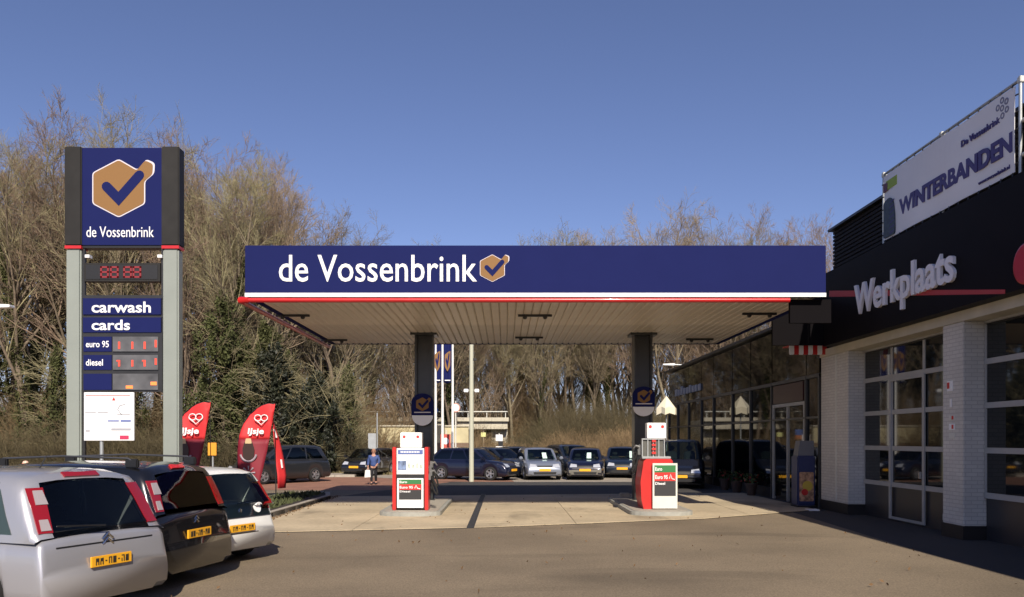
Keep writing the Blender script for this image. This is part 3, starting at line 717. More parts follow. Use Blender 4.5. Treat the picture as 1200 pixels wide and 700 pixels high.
MB().box(8.57, 8.66, 23.6, 26.2, 3.02, 3.58).build('door_sign_panel', mat('maroon_panel', (.05, .015, .015), .4), dd, True)
for i, (y, l, h) in enumerate(((41.2, .5, .34), (40.5, .35, .30), (39.9, .4, .42), (39.3, .35, .30), (38.7, .4, .30), (38.1, .35, .36), (37.5, .4, .30), (36.9, .35, .30), (36.3, .4, .30))):
    MB().box(8.53, 8.60, y-l, y, 4.05, 4.05+h, .02).build('sign_letter', mat('dull_letter', (.30, .31, .34), .5), sb, True)
# awning over the freezer, freezer cabinet
aw = thing('striped_awning', 'small red and white striped awning where the shop meets the workshop', 'awning', (8.2, 22.1, 4.1))
for k in range(8):
    x0 = 7.62+k*.125; zt = 4.44+k*.008
    MB().prism([(x0, 4.20), (x0+.02, 4.17), (x0+.105, 4.17), (x0+.125, 4.20), (x0+.124, zt), (x0, zt)], 21.95, 21.99).build('valance_strip', RED if k % 2 else WHITE, aw, True)
MB().slab([(7.62, 21.99), (8.6, 21.99), (8.6, 22.5), (7.62, 22.5)], 4.40, 4.43).build('awning_roof', RED, aw, True)
fz = thing('display_cabinet', 'dark blue cabinet with colourful printed front standing at the shop entrance', 'cabinet', (8.3, 22.7, 0))
MB().box(8.03, 8.52, 22.5, 23.0, .08, 1.45, .03).build('cabinet_body', mat('cabinet_blue', (.02, .03, .10), .3), fz, True)
MB().prism([(8.05, 1.45), (8.5, 1.45), (8.5, 1.86), (8.12, 1.86)], 22.55, 22.9).build('header_board', mat('board_grey', (.14, .145, .16), .4), fz, True)
pm = mat('print_mix', (.35, .2, .12), .4, noise=.9, nscale=9)
MB().prism(rounded([(8.08, .2), (8.47, .2), (8.47, 1.0), (8.08, 1.0)], .04), 22.49, 22.51).build('printed_front', pm, fz, True)
MB().lathe([(0, 0), (.14, 0), (.14, .012), (0, .012)], 20, (8.3, 22.478, .62), 'y').build('print_disc', mat('print_yellow', (.5, .36, .05), .4), fz, True)
MB().lathe([(0, 0), (.09, 0), (.09, .012), (0, .012)], 20, (8.22, 22.468, .45), 'y').build('print_disc', RED, fz, True)
MB().box(8.02, 8.54, 22.49, 23.02, 0, .078).build('base', BLACK, fz, True)
tag(MB().box(8.0, 8.3, 21.6, 21.9, .006, .05, .01).build('folded_paper', WHITE), 'scrap of white paper lying on the ground by the cabinet', 'paper')
POTM = mat('pot_dark', (.05, .03, .025), .7); LEAFP = mat('pot_leaf', (.05, .09, .03), .7, noise=.4, nscale=30); FLR = mat('pot_flower', (.4, .05, .06), .6)
for i, (y, lab) in enumerate(((27.3, 'nearest flowerpot with red blooms along the dark shop window'), (29.0, 'middle flowerpot with red blooms along the dark shop window'), (30.6, 'farthest flowerpot with red blooms along the dark shop window'))):
    t = thing('flowerpot', lab, 'flowerpot', (8.2, y, .01), 0, 'flowerpots in front of the shop window')
    MB().lathe([(.13, 0), (.2, .38), (.22, .38), (.22, .43), (.18, .43), (.17, .38)], 16).build('pot', POTM, t, smooth=True)
    mb = MB(); mf = MB()
    for k in range(120):
        a, r_, z = random.uniform(0, 6.28), random.uniform(0, .26), random.uniform(.4, .75); c = Vector((r_*math.cos(a), r_*math.sin(a), z))
        d = Vector((random.uniform(-1, 1), random.uniform(-1, 1), random.uniform(-.3, 1))).normalized()*.06; e = d.cross(Vector((.3, .5, 1))).normalized()*.03
        (mf if k % 5 == 0 else mb).add([c-d, c+e, c+d, c-e], [(0, 1, 2, 3)])
    mb.build('foliage', LEAFP, t, fix=False); mf.build('flowers', FLR, t, fix=False)

# ================================================================== FLAGS ON THE VERGE
FLR1 = mat('flag_red', (.62, .03, .035), .65); FLR2 = mat('flag_crimson', (.20, .008, .022), .65); FLG = mat('flag_grey', (.36, .30, .34), .6)
CHOC = mat('print_chocolate', (.03, .012, .008), .5); BISC = mat('print_biscuit', (.55, .40, .22), .6)
def beach_flag(X, Y, label, px0=None, second=True, tilt=0, mirror=1):
    k = Y/F
    t = thing('beach_flag', label, 'flag', (X, Y, .13), tilt, 'red beach flags on the verge')
    # outline relative to pole foot (px 323, 588) in flag 2, pixel units -> metres at 25 m
    u = 25/F
    Lc = [(-1, 115), (-12, 114), (-22, 109.5), (-31, 102), (-38, 91), (-43, 73), (-45, 50), (-45.5, 17)]
    Rc = [(-.5, 114.5), (-1, 109), (-2, 104), (-3, 97), (-4.5, 88), (-7.5, 73), (-13, 48), (-19, 17)]
    def grid(i0, i1, name, m, off=0, par=t):
        mb = MB(); nu = 8; rows = []
        for i in range(i0, i1+1):
            for s_ in (range(4) if i < i1 else (0,)):
                f = s_/4; l = (Lc[i][0]+(Lc[min(i+1, i1)][0]-Lc[i][0])*f, Lc[i][1]+(Lc[min(i+1, i1)][1]-Lc[i][1])*f)
                r = (Rc[i][0]+(Rc[min(i+1, i1)][0]-Rc[i][0])*f, Rc[i][1]+(Rc[min(i+1, i1)][1]-Rc[i][1])*f)
                rows.append([((l[0]+(r[0]-l[0])*q/nu)*u, (l[1]+(r[1]-l[1])*q/nu)*u) for q in range(nu+1)])
        for row in rows:
            for x, z in row: mb.v.append((x*mirror, .05*math.sin(x*5+z*2)*(1 if x < -.1 else .3)+off, z-.13))
        for j in range(len(rows)-1):
            for q in range(nu): a = j*(nu+1)+q; mb.f.append((a, a+1, a+2+nu, a+1+nu))
        o = mb.build(name, m, par, smooth='all', fix=False)
        sm_ = o.modifiers.new('cloth', 'SOLIDIFY'); sm_.thickness = .006
        return o
    A = grid(0, 5, 'banner_upper', FLR1); B = grid(5, 7, 'banner_lower', FLR2)
    sl = MB(); sl.tube([(x*u*mirror, .05*math.sin(x*u*5+z*u*2), z*u-.13) for x, z in Lc], .016, 6); sl.build('edge_sleeve', BLACK, t)
    MB().tube([(0, .03, -.12), (0, .03, .35), (-.03, .03, 1.4), (-.05*mirror, .02, 2.86)], [.02, .018, .012, .008], 8).build('pole', BLACK, t)
    MB().box(-.25, .25, -.22, .28, -.02, .02, .01).build('foot_plate', DARK, t)
    # print: heart swirl, lettering, ice cream
    def P(x, z): return (x*u*mirror, z*u-.13)
    y = -.075
    for cx in (-20, -12.5):
        ring = [(P(cx+4*math.cos(a), 98+3.6*math.sin(a))) for a in [R(q) for q in range(0, 361, 30)]]
        MB().tube([(x, y, z) for x, z in ring], .016, 5).build('heart_print', WHITE, A)
    MB().tube([(P(-24, 97)[0], y, P(0, 97)[1]), (P(-16, 90)[0], y, P(0, 90)[1]), (P(-8.5, 97)[0], y, P(0, 97)[1])], .016, 5).build('heart_print', WHITE, A)
    a, b_ = sorted((P(-32, 0)[0], P(-13, 0)[0]))
    text_mb('IJsje', a, b_, P(0, 77)[1], P(0, 86)[1], y, .006, .03, .1).build('lettering', WHITE, A)
    cx = -31
    MB().prism([P(cx+mirror*x, z) for x, z in rounded([(-6, 48), (6, 48), (7, 62), (4, 71), (-4, 71), (-7, 62)], 2, 3)], y-.006, y).build('ice_cream_print', CHOC, B)
    MB().prism([P(cx+mirror*x, z) for x, z in rounded([(-4, 68), (4, 68), (3, 74), (-3, 74)], 1, 3)], y-.01, y-.002).build('biscuit_print', BISC, B)
    ar = [P(cx+9.5*math.cos(a), 58+11*math.sin(a)) for a in [R(q) for q in range(195, 346, 15)]]
    MB().tube([(x, y, z) for x, z in ar], .03, 5).build('plate_print', FLG, B)
    for q in range(8):
        a1 = q*math.pi/4; MB().tube([(P(cx+3*math.cos(a1), 0)[0], y, P(0, 34+3*math.sin(a1))[1]), (P(cx+8*math.cos(a1), 0)[0], y, P(0, 34+8*math.sin(a1))[1])], [.012, .028], 5).build('ray_print', FLG, B)
    if second:      # second cloth of the pair, turned away
        mb = MB(); rows = [(98, 0, .02), (86, .02, .10), (70, .05, .22), (50, .10, .30), (30, .16, .32), (15, .17, .28)]
        for z, x, w_ in rows:
            for q in range(5): mb.v.append(((-6*u+x)+(w_*.62)*q/4, .08+.9*w_*q/4+.1, z*u-.13))
        for j in range(len(rows)-1):
            for q in range(4): a = j*5+q; mb.f.append((a, a+1, a+6, a+5))
        o = mb.build('second_cloth', FLR1, t, smooth='all', fix=False); o.modifiers.new('cloth', 'SOLIDIFY').thickness = .006
        MB().tube([((-6*u+.07), .14, 80*u), (-6*u+.13, .2, 70*u)], .03, 5).build('white_print', WHITE, o)
        MB().tube([((-6*u+.24), .30, 44*u), (-6*u+.27, .32, 34*u)], .03, 5).build('white_print', WHITE, o)
    return t
beach_flag(px(323, 25), 25, 'red ice cream beach flag in full view beside the kerb, lower half crimson')
beach_flag(px(247.5, 24.0), 24.0, 'red ice cream beach flag half hidden by the right post of the price pylon', second=False)

# ================================================================== STREET FURNITURE BEYOND
def pole_sign(name, label, cat, x, Y, ytop, pr=.04, m=PALE, group=None, base=0):
    t = thing(name, label, cat, (px(x, Y), Y, base), 0, group)
    MB().tube([(0, 0, 0), (0, 0, pz(ytop, Y)-base)], [pr*1.3, pr], 10).build('pole', m, t, smooth=True)
    return t
WPOLE = mat('white_pole', (.78, .78, .74), .4)
for i, (x, lab, flag) in enumerate(((510.5, 'left white flagpole behind the left canopy column, its blue flag seen in part', 0), (518.6, 'middle of the three white flagpoles, carrying a blue flag', 1), (530.5, 'right of the three white flagpoles, carrying a blue flag', 1))):
    Yp = 46.0; Xp = px(x, Yp); H = 9.6
    t = thing('flagpole', lab, 'flagpole', (Xp, Yp, 0), 0, 'white flagpoles')
    MB().tube([(0, 0, 0), (0, 0, H)], [.085, .05], 12).build('pole', WPOLE, t, smooth=True)
    MB().lathe([(.0, H), (.06, H+.02), (.06, H+.09), (0, H+.12)], 10).build('finial', CHROME, t)
    fl = thing('banner_flag', ['blue flag on the left flagpole, narrow sliver showing', 'blue flag with gold emblem between the left and middle flagpoles', 'blue flag with gold emblem between the middle and right flagpoles'][i], 'flag', (Xp, Yp, pz(449, Yp)), 0, 'blue flags on the white poles')
    zt = H-.35-pz(449, Yp); wl = -9.6*Yp/F
    mb = MB(); n = 10
    for j in range(16):
        for q in range(n+1):
            xx = wl*q/n; mb.v.append((xx-.06, .05*math.sin(q*.9+j*.35+i), zt*j/15 + .03*math.sin(q*.8)))
    for j in range(15):
        for q in range(n): a = j*(n+1)+q; mb.f.append((a, a+1, a+2+n, a+1+n))
    o = mb.build('cloth', BLUE, fl, smooth='all', fix=False); o.modifiers.new('cloth', 'SOLIDIFY').thickness = .005
    hz = (449-423)*Yp/F
    MB().prism([(wl/2-.06+x*.17, hz+z*.62) for x, z in rounded([(0, -1), (.9, -.53), (1, .9), (0, .75), (-.9, .53), (-.9, -.53)], .15, 3)], -.085, -.075).build('emblem', GOLD, fl)
    MB().prism([(wl/2-.06+x*.17, hz+z*.62) for x, z in thick_line([(-.4, .06), (0, -.38), (.5, .5)], .2, 5)], -.095, -.086).build('tick', BLUE, fl)
    MB().box(wl+.02, -.12, -.085, -.075, .12, .17).build('small_lettering_line', WHITE, fl)
t = pole_sign('lamp_post', 'tall pale lamp post with camera arms in front of the navy hatchback', 'lamp post', 552.5, 36.4, 320, .085, mat('beige_pole', (.46, .46, .36), .5))
for s in (-1, 1): MB().tube([(0, 0, pz(459, 36.4)), (s*.16, 0, pz(457, 36.4))], .02, 6).build('arm', GALV, t); MB().box(s*.24-.10, s*.24+.10, -.08, .08, pz(460, 36.4), pz(456, 36.4), .02).build('lamp_head', WHITE, t)
MB().box(.02, .22, -.06, .06, pz(423, 36.4), pz(420, 36.4), .01).build('camera_box', BLACK, t)
def disc(x, z, r_, y, name, m, par, n=24): return MB().lathe([(0, 0), (r_, 0), (r_, .02), (0, .02)], n, (x, y, z), 'y').build(name, m, par)
t = pole_sign('traffic_sign', 'round white sign with pinkish rim on a post right of the flagpoles', 'traffic sign', 534, 48, 470, .035)
disc(0, pz(478, 48), .27, -.08, 'rim', mat('faded_red', (.55, .28, .22), .5), t); disc(0, pz(478, 48), .21, -.09, 'face', WHITE, t)
t = pole_sign('traffic_sign', 'square red and white sign low between the flagpoles', 'traffic sign', 523, 49, 504, .03)
o = MB().box(-.34, .26, -.09, -.07, pz(525, 49), pz(509, 49)).build('sign_plate', mat('sign_red', (.5, .08, .06), .5), t); disc(-.03, pz(517, 49), .2, -.105, 'face', WHITE, o)
t = pole_sign('traffic_sign', 'small blue over orange sign beyond the lamp post', 'traffic sign', 543.5, 56, 503, .03)
MB().box(-.26, .26, -.09, -.07, pz(510, 56), pz(503.5, 56)).build('blue_plate', LBLUE, t); MB().box(-.26, .26, -.09, -.07, pz(515, 56), pz(510.2, 56)).build('orange_plate', mat('sign_orange', (.5, .18, .08), .5), t)
t = pole_sign('traffic_sign', 'small yellow sign on a brown post behind the parked cars', 'traffic sign', 566.5, 56, 505, .05, mat('brown_pole', (.25, .2, .13), .6))
MB().box(-.17, .17, -.09, -.07, pz(512, 56), pz(507, 56)).build('sign_plate', mat('sign_pale_yellow', (.6, .6, .25), .5), t)
t = pole_sign('notice_board', 'small white notice board with a dark lower half behind the parked cars', 'sign', 585, 48, 508, .03)
MB().box(-.2, .2, -.09, -.05, pz(517, 48), pz(509.5, 48)).build('white_plate', WHITE, t); MB().box(-.05, .22, -.085, -.045, pz(523, 48), pz(517.2, 48)).build('dark_plate', BLACK, t); MB().box(-.2, .2, -.09, -.05, pz(527, 48), pz(523.2, 48)).build('white_plate', WHITE, t)
t = pole_sign('traffic_sign', 'grey back of a square sign on a tall post above the walking person', 'traffic sign', 442, 44, 484, .035, GALV)
MB().box(-.47, -.05, -.09, -.07, pz(527, 44), pz(508, 44)).build('sign_plate', GALV, t)
t = pole_sign('traffic_sign', 'orange square sign standing between the two beach flags', 'traffic sign', 249.5, 31, 519, .03, GALV)
MB().box(px(587, 31)-px(592, 31), px(597, 31)-px(592, 31), -.09, -.06, pz(534, 31), pz(519, 31), .01).build('sign_plate', mat('sign_amber', (.72, .30, .02), .5), t)
t = pole_sign('traffic_sign', 'small round blue sign just right of the left canopy column', 'traffic sign', 509.5, 49.2, 476, .03)
disc(.0, pz(481, 49.2), .2, -.08, 'face', mat('sign_sky_blue', (.06, .25, .6), .4), t)
# white post + parasol/gable by shop
t = thing('white_marker_post', 'slim white post beside the pale folded parasol near the shop corner', 'post', (px(795, 41), 41, 0))
MB().tube([(0, 0, 0), (0, 0, pz(476, 41))], .065, 10).build('post', mat('cool_white', (.5, .53, .56), .4), t, smooth=True)
t = thing('market_parasol', 'cream parasol with drooping panels between the right column and the shop', 'parasol', (px(781, 35.6), 35.6, 0))
MB().tube([(0, 0, 0), (0, 0, pz(466, 35.6))], .03, 8).build('pole', GALV, t)
CRM = mat('parasol_cream', (.72, .66, .50), .7)
za, zb_, rr = pz(464, 35.6)-0, pz(479, 35.6), .46
for k in range(6):
    a0, a1 = k*math.pi/3+.2, (k+1)*math.pi/3+.2
    p, q = (rr*math.cos(a0), rr*math.sin(a0), zb_), (rr*math.cos(a1), rr*math.sin(a1), zb_)
    mid = ((p[0]+q[0])/2.3, (p[1]+q[1])/2.3, zb_+.08)
    mb = MB(); mb.add([(0, 0, za), p, mid, q, (p[0], p[1], zb_-.28), (q[0], q[1], zb_-.28), (mid[0], mid[1], zb_-.2)], [(0, 1, 2), (0, 2, 3), (1, 4, 6, 2), (2, 6, 5, 3)])
    o = mb.build('canopy_panel', CRM, t, fix=False); o.modifiers.new('cloth', 'SOLIDIFY').thickness = .01
def street_light(X, Y, zh, ln, d, label):
    t = thing('street_lamp', label, 'street lamp', (X, Y, 0), 0)
    MB().tube([(0, 0, 0), (0, 0, zh-.25), (d*.25, 0, zh-.02), (d*(ln-.5), 0, zh)], [.09, .06, .045, .04], 10).build('pole', GALV, t, smooth=True)
    MB().prism(rounded([(d*(ln-.5), zh-.05), (d*ln+d*.15, zh-.03), (d*ln+d*.15, zh+.04), (d*(ln-.5), zh+.07)][::(1 if d > 0 else -1)], .02), -.12, .12).build('lamp_head', mat('lamp_shell', (.8, .8, .78), .3), t)
street_light(px(-60, 22), 22, pz(359.5, 22), 1.55, 1, 'street lamp whose pale head reaches in at the left edge')
street_light(px(808, 46), 46, pz(427.5, 46), 1.35, -1, 'street lamp with pale head above the far end of the shop')
t = thing('marker_cone', 'orange marker cone with pale top behind the silver car roof', 'cone', (px(30, 15), 15, 0))
MB().lathe([(.03, 1.48), (.07, 1.45), (.10, 1.3), (.10, 0), (.13, 0)][::-1], 14).build('cone', mat('cone_orange', (.7, .14, .06), .5), t, smooth=True)
MB().lathe([(.075, 1.36), (.104, 1.34), (.04, 1.5), (0, 1.51)], 14).build('pale_top', mat('cone_pale', (.7, .45, .34), .5), t)
# ================================================================== CARS
def lerp(a, b, t): return a+(b-a)*t
def interp(tab, x): return float(np.interp(x, [p[0] for p in tab], [p[1] for p in tab]))
def project(bvh, c, d, nu, nv, off=.008, name='patch', m=None, par=None, smooth='all', outline=None):
    """lay a patch on the body: corners c[4] (bl, br, tr, tl) cast along d"""
    d = Vector(d).normalized(); c = [Vector(p) for p in c]; mb = MB(); nrm = []
    for j in range(nv+1):
        for i in range(nu+1):
            u, v = i/nu, j/nv; p = c[0].lerp(c[1], u).lerp(c[3].lerp(c[2], u), v)
            if outline: p = outline(u, v, p)
            h, n, _, _ = bvh.ray_cast(p - d*3, d)
            if h is None or n is None:
                h, n, _, _ = bvh.find_nearest(p)
            if n.dot(d) > 0: n = -n
            nrm.append(n); mb.v.append(tuple(h + n*off))
    for j in range(nv):
        for i in range(nu): a = j*(nu+1)+i; mb.f.append((a, a+1, a+2+nu, a+1+nu))
    # skirt back to the body for thickness
    ring = [i for i in range(nu+1)] + [j*(nu+1)+nu for j in range(1, nv+1)] + [nv*(nu+1)+i for i in range(nu-1, -1, -1)] + [j*(nu+1) for j in range(nv-1, 0, -1)]
    b0 = len(mb.v)
    for r in ring: mb.v.append(tuple(Vector(mb.v[r]) - nrm[r]*(off+.006)))
    k = len(ring)
    for i in range(k): mb.f.append((ring[i], b0+i, b0+(i+1) % k, ring[(i+1) % k]))
    return mb.build(name, m, par, smooth=True)

def loft(sections, name, m, par, close_ends=True, skip=None):
    mb = MB(); n = len(sections[0])
    for s in sections: mb.v += [tuple(p) for p in s]
    for i in range(len(sections)-1):
        for j in range(n-1): a = i*n+j; mb.f.append((a, a+1, a+n+1, a+n))
    if close_ends: mb.f.append(tuple(range(n))[::-1]); mb.f.append(tuple((len(sections)-1)*n+j for j in range(n)))
    return mb
WHEELS = {}
def wheel_meshes(r):
    k = round(r, 2)
    if k in WHEELS: return WHEELS[k]
    w_ = .095
    ty = MB().lathe([(r*.66, -w_), (r*.9, -w_), (r*.98, -w_*.8), (r, -w_*.4), (r, w_*.4), (r*.98, w_*.8), (r*.9, w_), (r*.66, w_)], 28, axis='y', closed=True).mesh('tyre', RUBBER, True)
    rm = MB(); rm.lathe([(r*.60, -w_*.98), (r*.67, -w_*.98), (r*.67, w_*.9), (r*.60, w_*.9), (r*.56, -w_*.2), (r*.58, -w_*.5)], 28, axis='y', closed=True)
    for q in range(5):
        a = q*2*math.pi/5; c_, s_ = math.cos(a), math.sin(a)
        pts = []
        for (rr, hw, yy) in ((.05, .045, -.075), (r*.62, .03, -.085)):
            for s2 in (-1, 1): pts.append((rr*c_-s2*hw*s_, yy, rr*s_+s2*hw*c_))
            for s2 in (-1, 1): pts.append((rr*c_-s2*hw*s_, yy+.03, rr*s_+s2*hw*c_))
        rm.add(pts, [(0, 1, 5, 4), (2, 6, 7, 3), (0, 4, 6, 2), (1, 3, 7, 5), (0, 2, 3, 1), (4, 5, 7, 6)])
    rm.lathe([(0, -.09), (.06, -.085), (.06, -.05), (0, -.05)], 12, axis='y')
    WHEELS[k] = (ty, rm.mesh('rim', RIM, True))
    return WHEELS[k]

def make_car(label, loc, heading, paint, sp, group=None, name='parked_car', lowpaint=None, card=False, far=False):
    """car in local frame: +x forward, y left, z up; origin on the ground under its middle"""
    t = thing(name, label, 'car', loc, heading, group)
    L, W, H, belt = sp['L'], sp['W'], sp['H'], sp['belt']; hl = L/2; hw = W/2
    wr = sp.get('wr', .31); wb2 = sp.get('wb', L*.61)/2; wf, wrx = wb2+sp.get('ox', .03), -wb2+sp.get('ox', .03)
    xb, xt, rt, rb = sp['wsb'], sp['wst'], sp['rwt'], sp['rwb']      # windscreen base/top, rear window top/base
    nose = sp.get('nose', [(hl, .50), (hl-.05, .62), (hl-.18, .74), (hl-.45, .84)]); hood = sp.get('hood', belt-.02)
    top = [(-hl, sp.get('tail0', .62)), (-hl+.05, sp.get('tail1', .86)), (-hl+.12, belt-.04), (rb+.02, belt), (xb, hood+.01)] + [(x, z) for x, z in reversed(nose)]
    top = sorted(set(top)); zb = .20
    def wid(x):
        q = abs(x)/hl; e = sp.get('wf', .12) if x > 0 else sp.get('wrr', .08)
        return hw*(1-e*q**7-.02*q**2)
    ar = wr+.055
    def arch(x):
        z = zb
        for wx in (wf, wrx):
            dx = abs(x-wx)
            if dx < ar: z = max(z, wr+math.sqrt(ar*ar-dx*dx))
        return z
    xs = set([-hl, -hl+.02, -hl+.05, -hl+.12, hl, hl-.02, hl-.05, hl-.10, hl-.18, hl-.30, hl-.45, rb, xb])
    for wx in (wf, wrx):
        for k in range(-6, 7): xs.add(wx+ar*math.sin(k*math.pi/12)*.999)
        xs.add(wx-ar-.02); xs.add(wx+ar+.02)
    for k in range(1, 10): xs.add(-hl+L*k/10)
    xs = [x for x in sorted(xs) if -hl <= x <= hl]; xx = [xs[0]]
    for x in xs[1:]:
        if x-xx[-1] > .012: xx.append(x)
    secs = []
    for x in xx:
        w_ = wid(x); zt = interp(top, x); e = 1-min(1, (hl-abs(x))/.10); zlo = zb+.08*e; a = arch(x); a = max(a, zlo)
        q = sp.get('shoulder', .96)
        pts = [(0, zb+.02), (w_*.72, zb+.02), (w_*.80, zlo+.0), (w_*.985, a), (w_*1.0, lerp(a, zt, .30)), (w_*1.0, lerp(a, zt, .55)), (w_*.985, lerp(a, zt, .78)), (w_*q, zt-.035), (w_*(q-.06), zt), (w_*.5, zt+.022), (0, zt+.03)]
        secs.append([(x, y, z) for y, z in pts] + [(x, -y, z) for y, z in reversed(pts[1:-1])] + [(x, pts[0][0], pts[0][1])])
    mb = loft(secs, 'body', paint, t)
    bm_v, bm_f = list(mb.v), list(mb.f)
    body = mb.build('body', paint, t, smooth='all')
    # cabin
    zr0 = H
    cab = [(rb-.0, belt-.02), (lerp(rb, rt, .5), lerp(belt, H-.07, .52)), (rt, H-.07), (rt+.25, H-.02), (lerp(rt, xt, .55), H), (xt+.0-.25, H-.025), (xt, H-.085), (lerp(xt, xb, .5), lerp(H-.085, hood, .47)), (xb, hood-.0)]
    if sp.get('bulge'): cab[1] = (cab[1][0]-.06, cab[1][1])
    cab = sorted(cab)
    bw, tw = hw*sp.get('cabw', .93), hw*sp.get('roofw', .74)
    def cw(z): return lerp(bw, tw, max(0, min(1, (z-belt)/(H-belt)))**1.15)
    csx = [rb, lerp(rb, rt, .2), lerp(rb, rt, .5), lerp(rb, rt, .8), rt-.03, rt+.03, rt+.12, rt+.25, lerp(rt, xt, .3), lerp(rt, xt, .55), lerp(rt, xt, .8), xt-.25, xt-.1, xt-.02, xt+.04, lerp(xt, xb, .25), lerp(xt, xb, .5), lerp(xt, xb, .75), xb]
    csx = sorted(csx); secs = []
    for x in csx:
        zc = interp(cab, x); zc = max(zc, belt+.0); end = max(0, (rt+.05-x)/(abs(rt-rb)+.05)) if x < rt+.05 else 0
        kf = 1-sp.get('rtaper', .06)*end - (.10*max(0, (x-xt)/(xb-xt)) if x > xt else 0)
        b = belt-.05; cr = sp.get('crown', .06); zz = max(zc-cr, b+.01)
        def c(z): return cw(z)*kf
        pts = [(c(b), b), (c(lerp(b, zz, .5)), lerp(b, zz, .5)), (c(zz), zz), (c(zz)-.035-cr*.3, lerp(zz, zc, .66)), (c(zz)-.11-cr*.9, zc-cr*.06), (c(zz)*.42, zc+.014), (0, zc+.02)]
        secs.append([(x, y, z) for y, z in pts] + [(x, -y, z) for y, z in reversed(pts[:-1])])
    cm = loft(secs, 'cabin', paint, t)
    off = len(bm_v); bm_v += cm.v; bm_f += [tuple(i+off for i in f) for f in cm.f]
    cv, cf = list(cm.v), list(cm.f)
    # openings behind the rear window and the windscreen
    nn = len(secs[0]); keep = []
    for f in cm.f:
        if len(f) == 4:
            cx_ = sum(cm.v[i][0] for i in f)/4; j = min(f) % nn; jm = sorted(i % nn for i in f)[0]
            top_ = 4 <= jm <= nn-6
            if top_ and (cx_ < rt-.02 or cx_ > xt+.03): continue
            if not top_ or True: keep.append(f)
        elif len(f) > 4: continue
    cm.f = keep
    cabin = cm.build('cabin', sp.get('cabpaint', paint), t, smooth='all')
    bvc = BVHTree.FromPolygons([Vector(v) for v in cv], cf); bva = BVHTree.FromPolygons([Vector(v) for v in bm_v], bm_f); 
    g = sp.get('glass', CARGLASS)
    # seats and wheel seen through the glass
    for sx_ in ((.25, -.75) if L > 3.6 else (.2, -.55)):
        for sg in (-1, 1):
            st = MB(); st.box(sx_-.10, sx_+.06, sg*.36-.22, sg*.36+.22, .45, H-.48, .05); st.box(sx_-.09, sx_+.0, sg*.36-.12, sg*.36+.12, H-.44, H-.26, .04)
            st.build('seat', SEATM, t, smooth=True, kind='stuff')
    MB().lathe([(.15, -.012), (.18, -.012), (.18, .012), (.15, .012)], 18, (.62, .36, belt+.02), 'x', True).build('steering_wheel', BLACK, t)
    # windscreen + rear window (cast from ahead / behind, slightly downward)
    yb_, yt_ = bw*.80, tw*.84
    ws = project(bvc, [(xb+.3, yb_, hood+.04), (xb+.3, -yb_, hood+.04), (xb+.3, -yt_, H-.10), (xb+.3, yt_, H-.10)], (-1, 0, -.0), 8, 5, .008, 'windscreen', g, t)
    rz0 = sp.get('rz0', belt+.05)
    rvh = bva if rz0 < belt else bvc
    rw = project(rvh, [(rb-.3, -bw*sp.get('rwbw', .84), rz0), (rb-.3, bw*sp.get('rwbw', .84), rz0), (rb-.3, tw*sp.get('rwtw', .86), H-.115), (rb-.3, -tw*sp.get('rwtw', .86), H-.115)], (1, 0, 0), 10, 12 if rz0 < belt else 8, .022 if rz0 < belt else .010, 'rear_window', g, t, outline=(lambda u, v, p: Vector((p.x, p.y, p.z - sp.get('warch', 0)*v*(2*u-1)**2))))
    # side windows
    z0, z1 = belt+.03, H-.12
    def xat(zv, front):    # cabin profile x where height = z
        if front: return lerp(xb, xt, (zv-hood)/max(.01, (H-.085-hood)))
        return lerp(rb, rt, (zv-belt)/max(.01, (H-.07-belt)))
    fb, ft = xat(z0, 1)-.14, xat(z1, 1)-.10; rb_, rt_ = xat(z0, 0)+sp.get('cpil', .2), xat(z1, 0)+sp.get('cpil', .2)+.02
    cuts = sp.get('pillars', [.36, .70])
    es = [0]+cuts+[1]
    for sgn in (1, -1):
        for i in range(len(es)-1):
            a0, a1 = es[i], es[i+1]; gap = .035
            p = [(lerp(rb_, fb, a0)+(gap if i else 0), z0), (lerp(rb_, fb, a1)-(gap if i < len(es)-2 else 0), z0), (lerp(rt_, ft, a1)-(gap if i < len(es)-2 else 0), z1), (lerp(rt_, ft, a0)+(gap if i else 0), z1)]
            project(bvc, [(x, sgn*1.2, z) for x, z in p], (0, -sgn, 0), 4, 4, .006, 'side_window', g, t)
    # lights, plates, grille
    wF = wid(hl-.15); hz = sp.get('hlz', .66)
    for sgn in (1, -1):
        hlp = project(bva, [(hl+.2, sgn*wF*.98, hz-.07), (hl+.2, sgn*wF*.55, hz-.06), (hl+.2, sgn*wF*.62, hz+.055), (hl+.2, sgn*wF*.98, hz+.09)], (-1, -sgn*.35, 0), 5, 3, .012, 'headlight', LAMPCLEAR, t)
        tl = sp['tl']     # (z0,z1,inner fraction)
        wR = wid(-hl+.1)
        if sp.get('tallcab'):
            o = project(bva, [(-hl-.3, sgn*(wR*tl[2]+.015), tl[0]), (-hl-.3, sgn*(wR+.055), tl[0]), (-hl-.3, sgn*(tw*1.06+.16), tl[1]), (-hl-.3, sgn*(tw*1.06-.02), tl[1])], (1, -sgn*.30, 0), 4, 10, .014, 'tail_light', LAMPRED, t)
            if sgn < 0 or sp.get('plainlamp'): continue
            project(bva, [(-hl-.3, sgn*(wR*tl[2]+.03), tl[0]+.02), (-hl-.3, sgn*(wR+.02), tl[0]+.02), (-hl-.3, sgn*(wR+.02), tl[0]+.13), (-hl-.3, sgn*(wR*tl[2]+.045), tl[0]+.13)], (1, -sgn*.30, 0), 3, 3, .022, 'reversing_lamp', LAMPFROST, o)
            if sgn < 0 or sp.get('plainlamp'): continue
            q = lerp(wR, tw*1.06, .80)
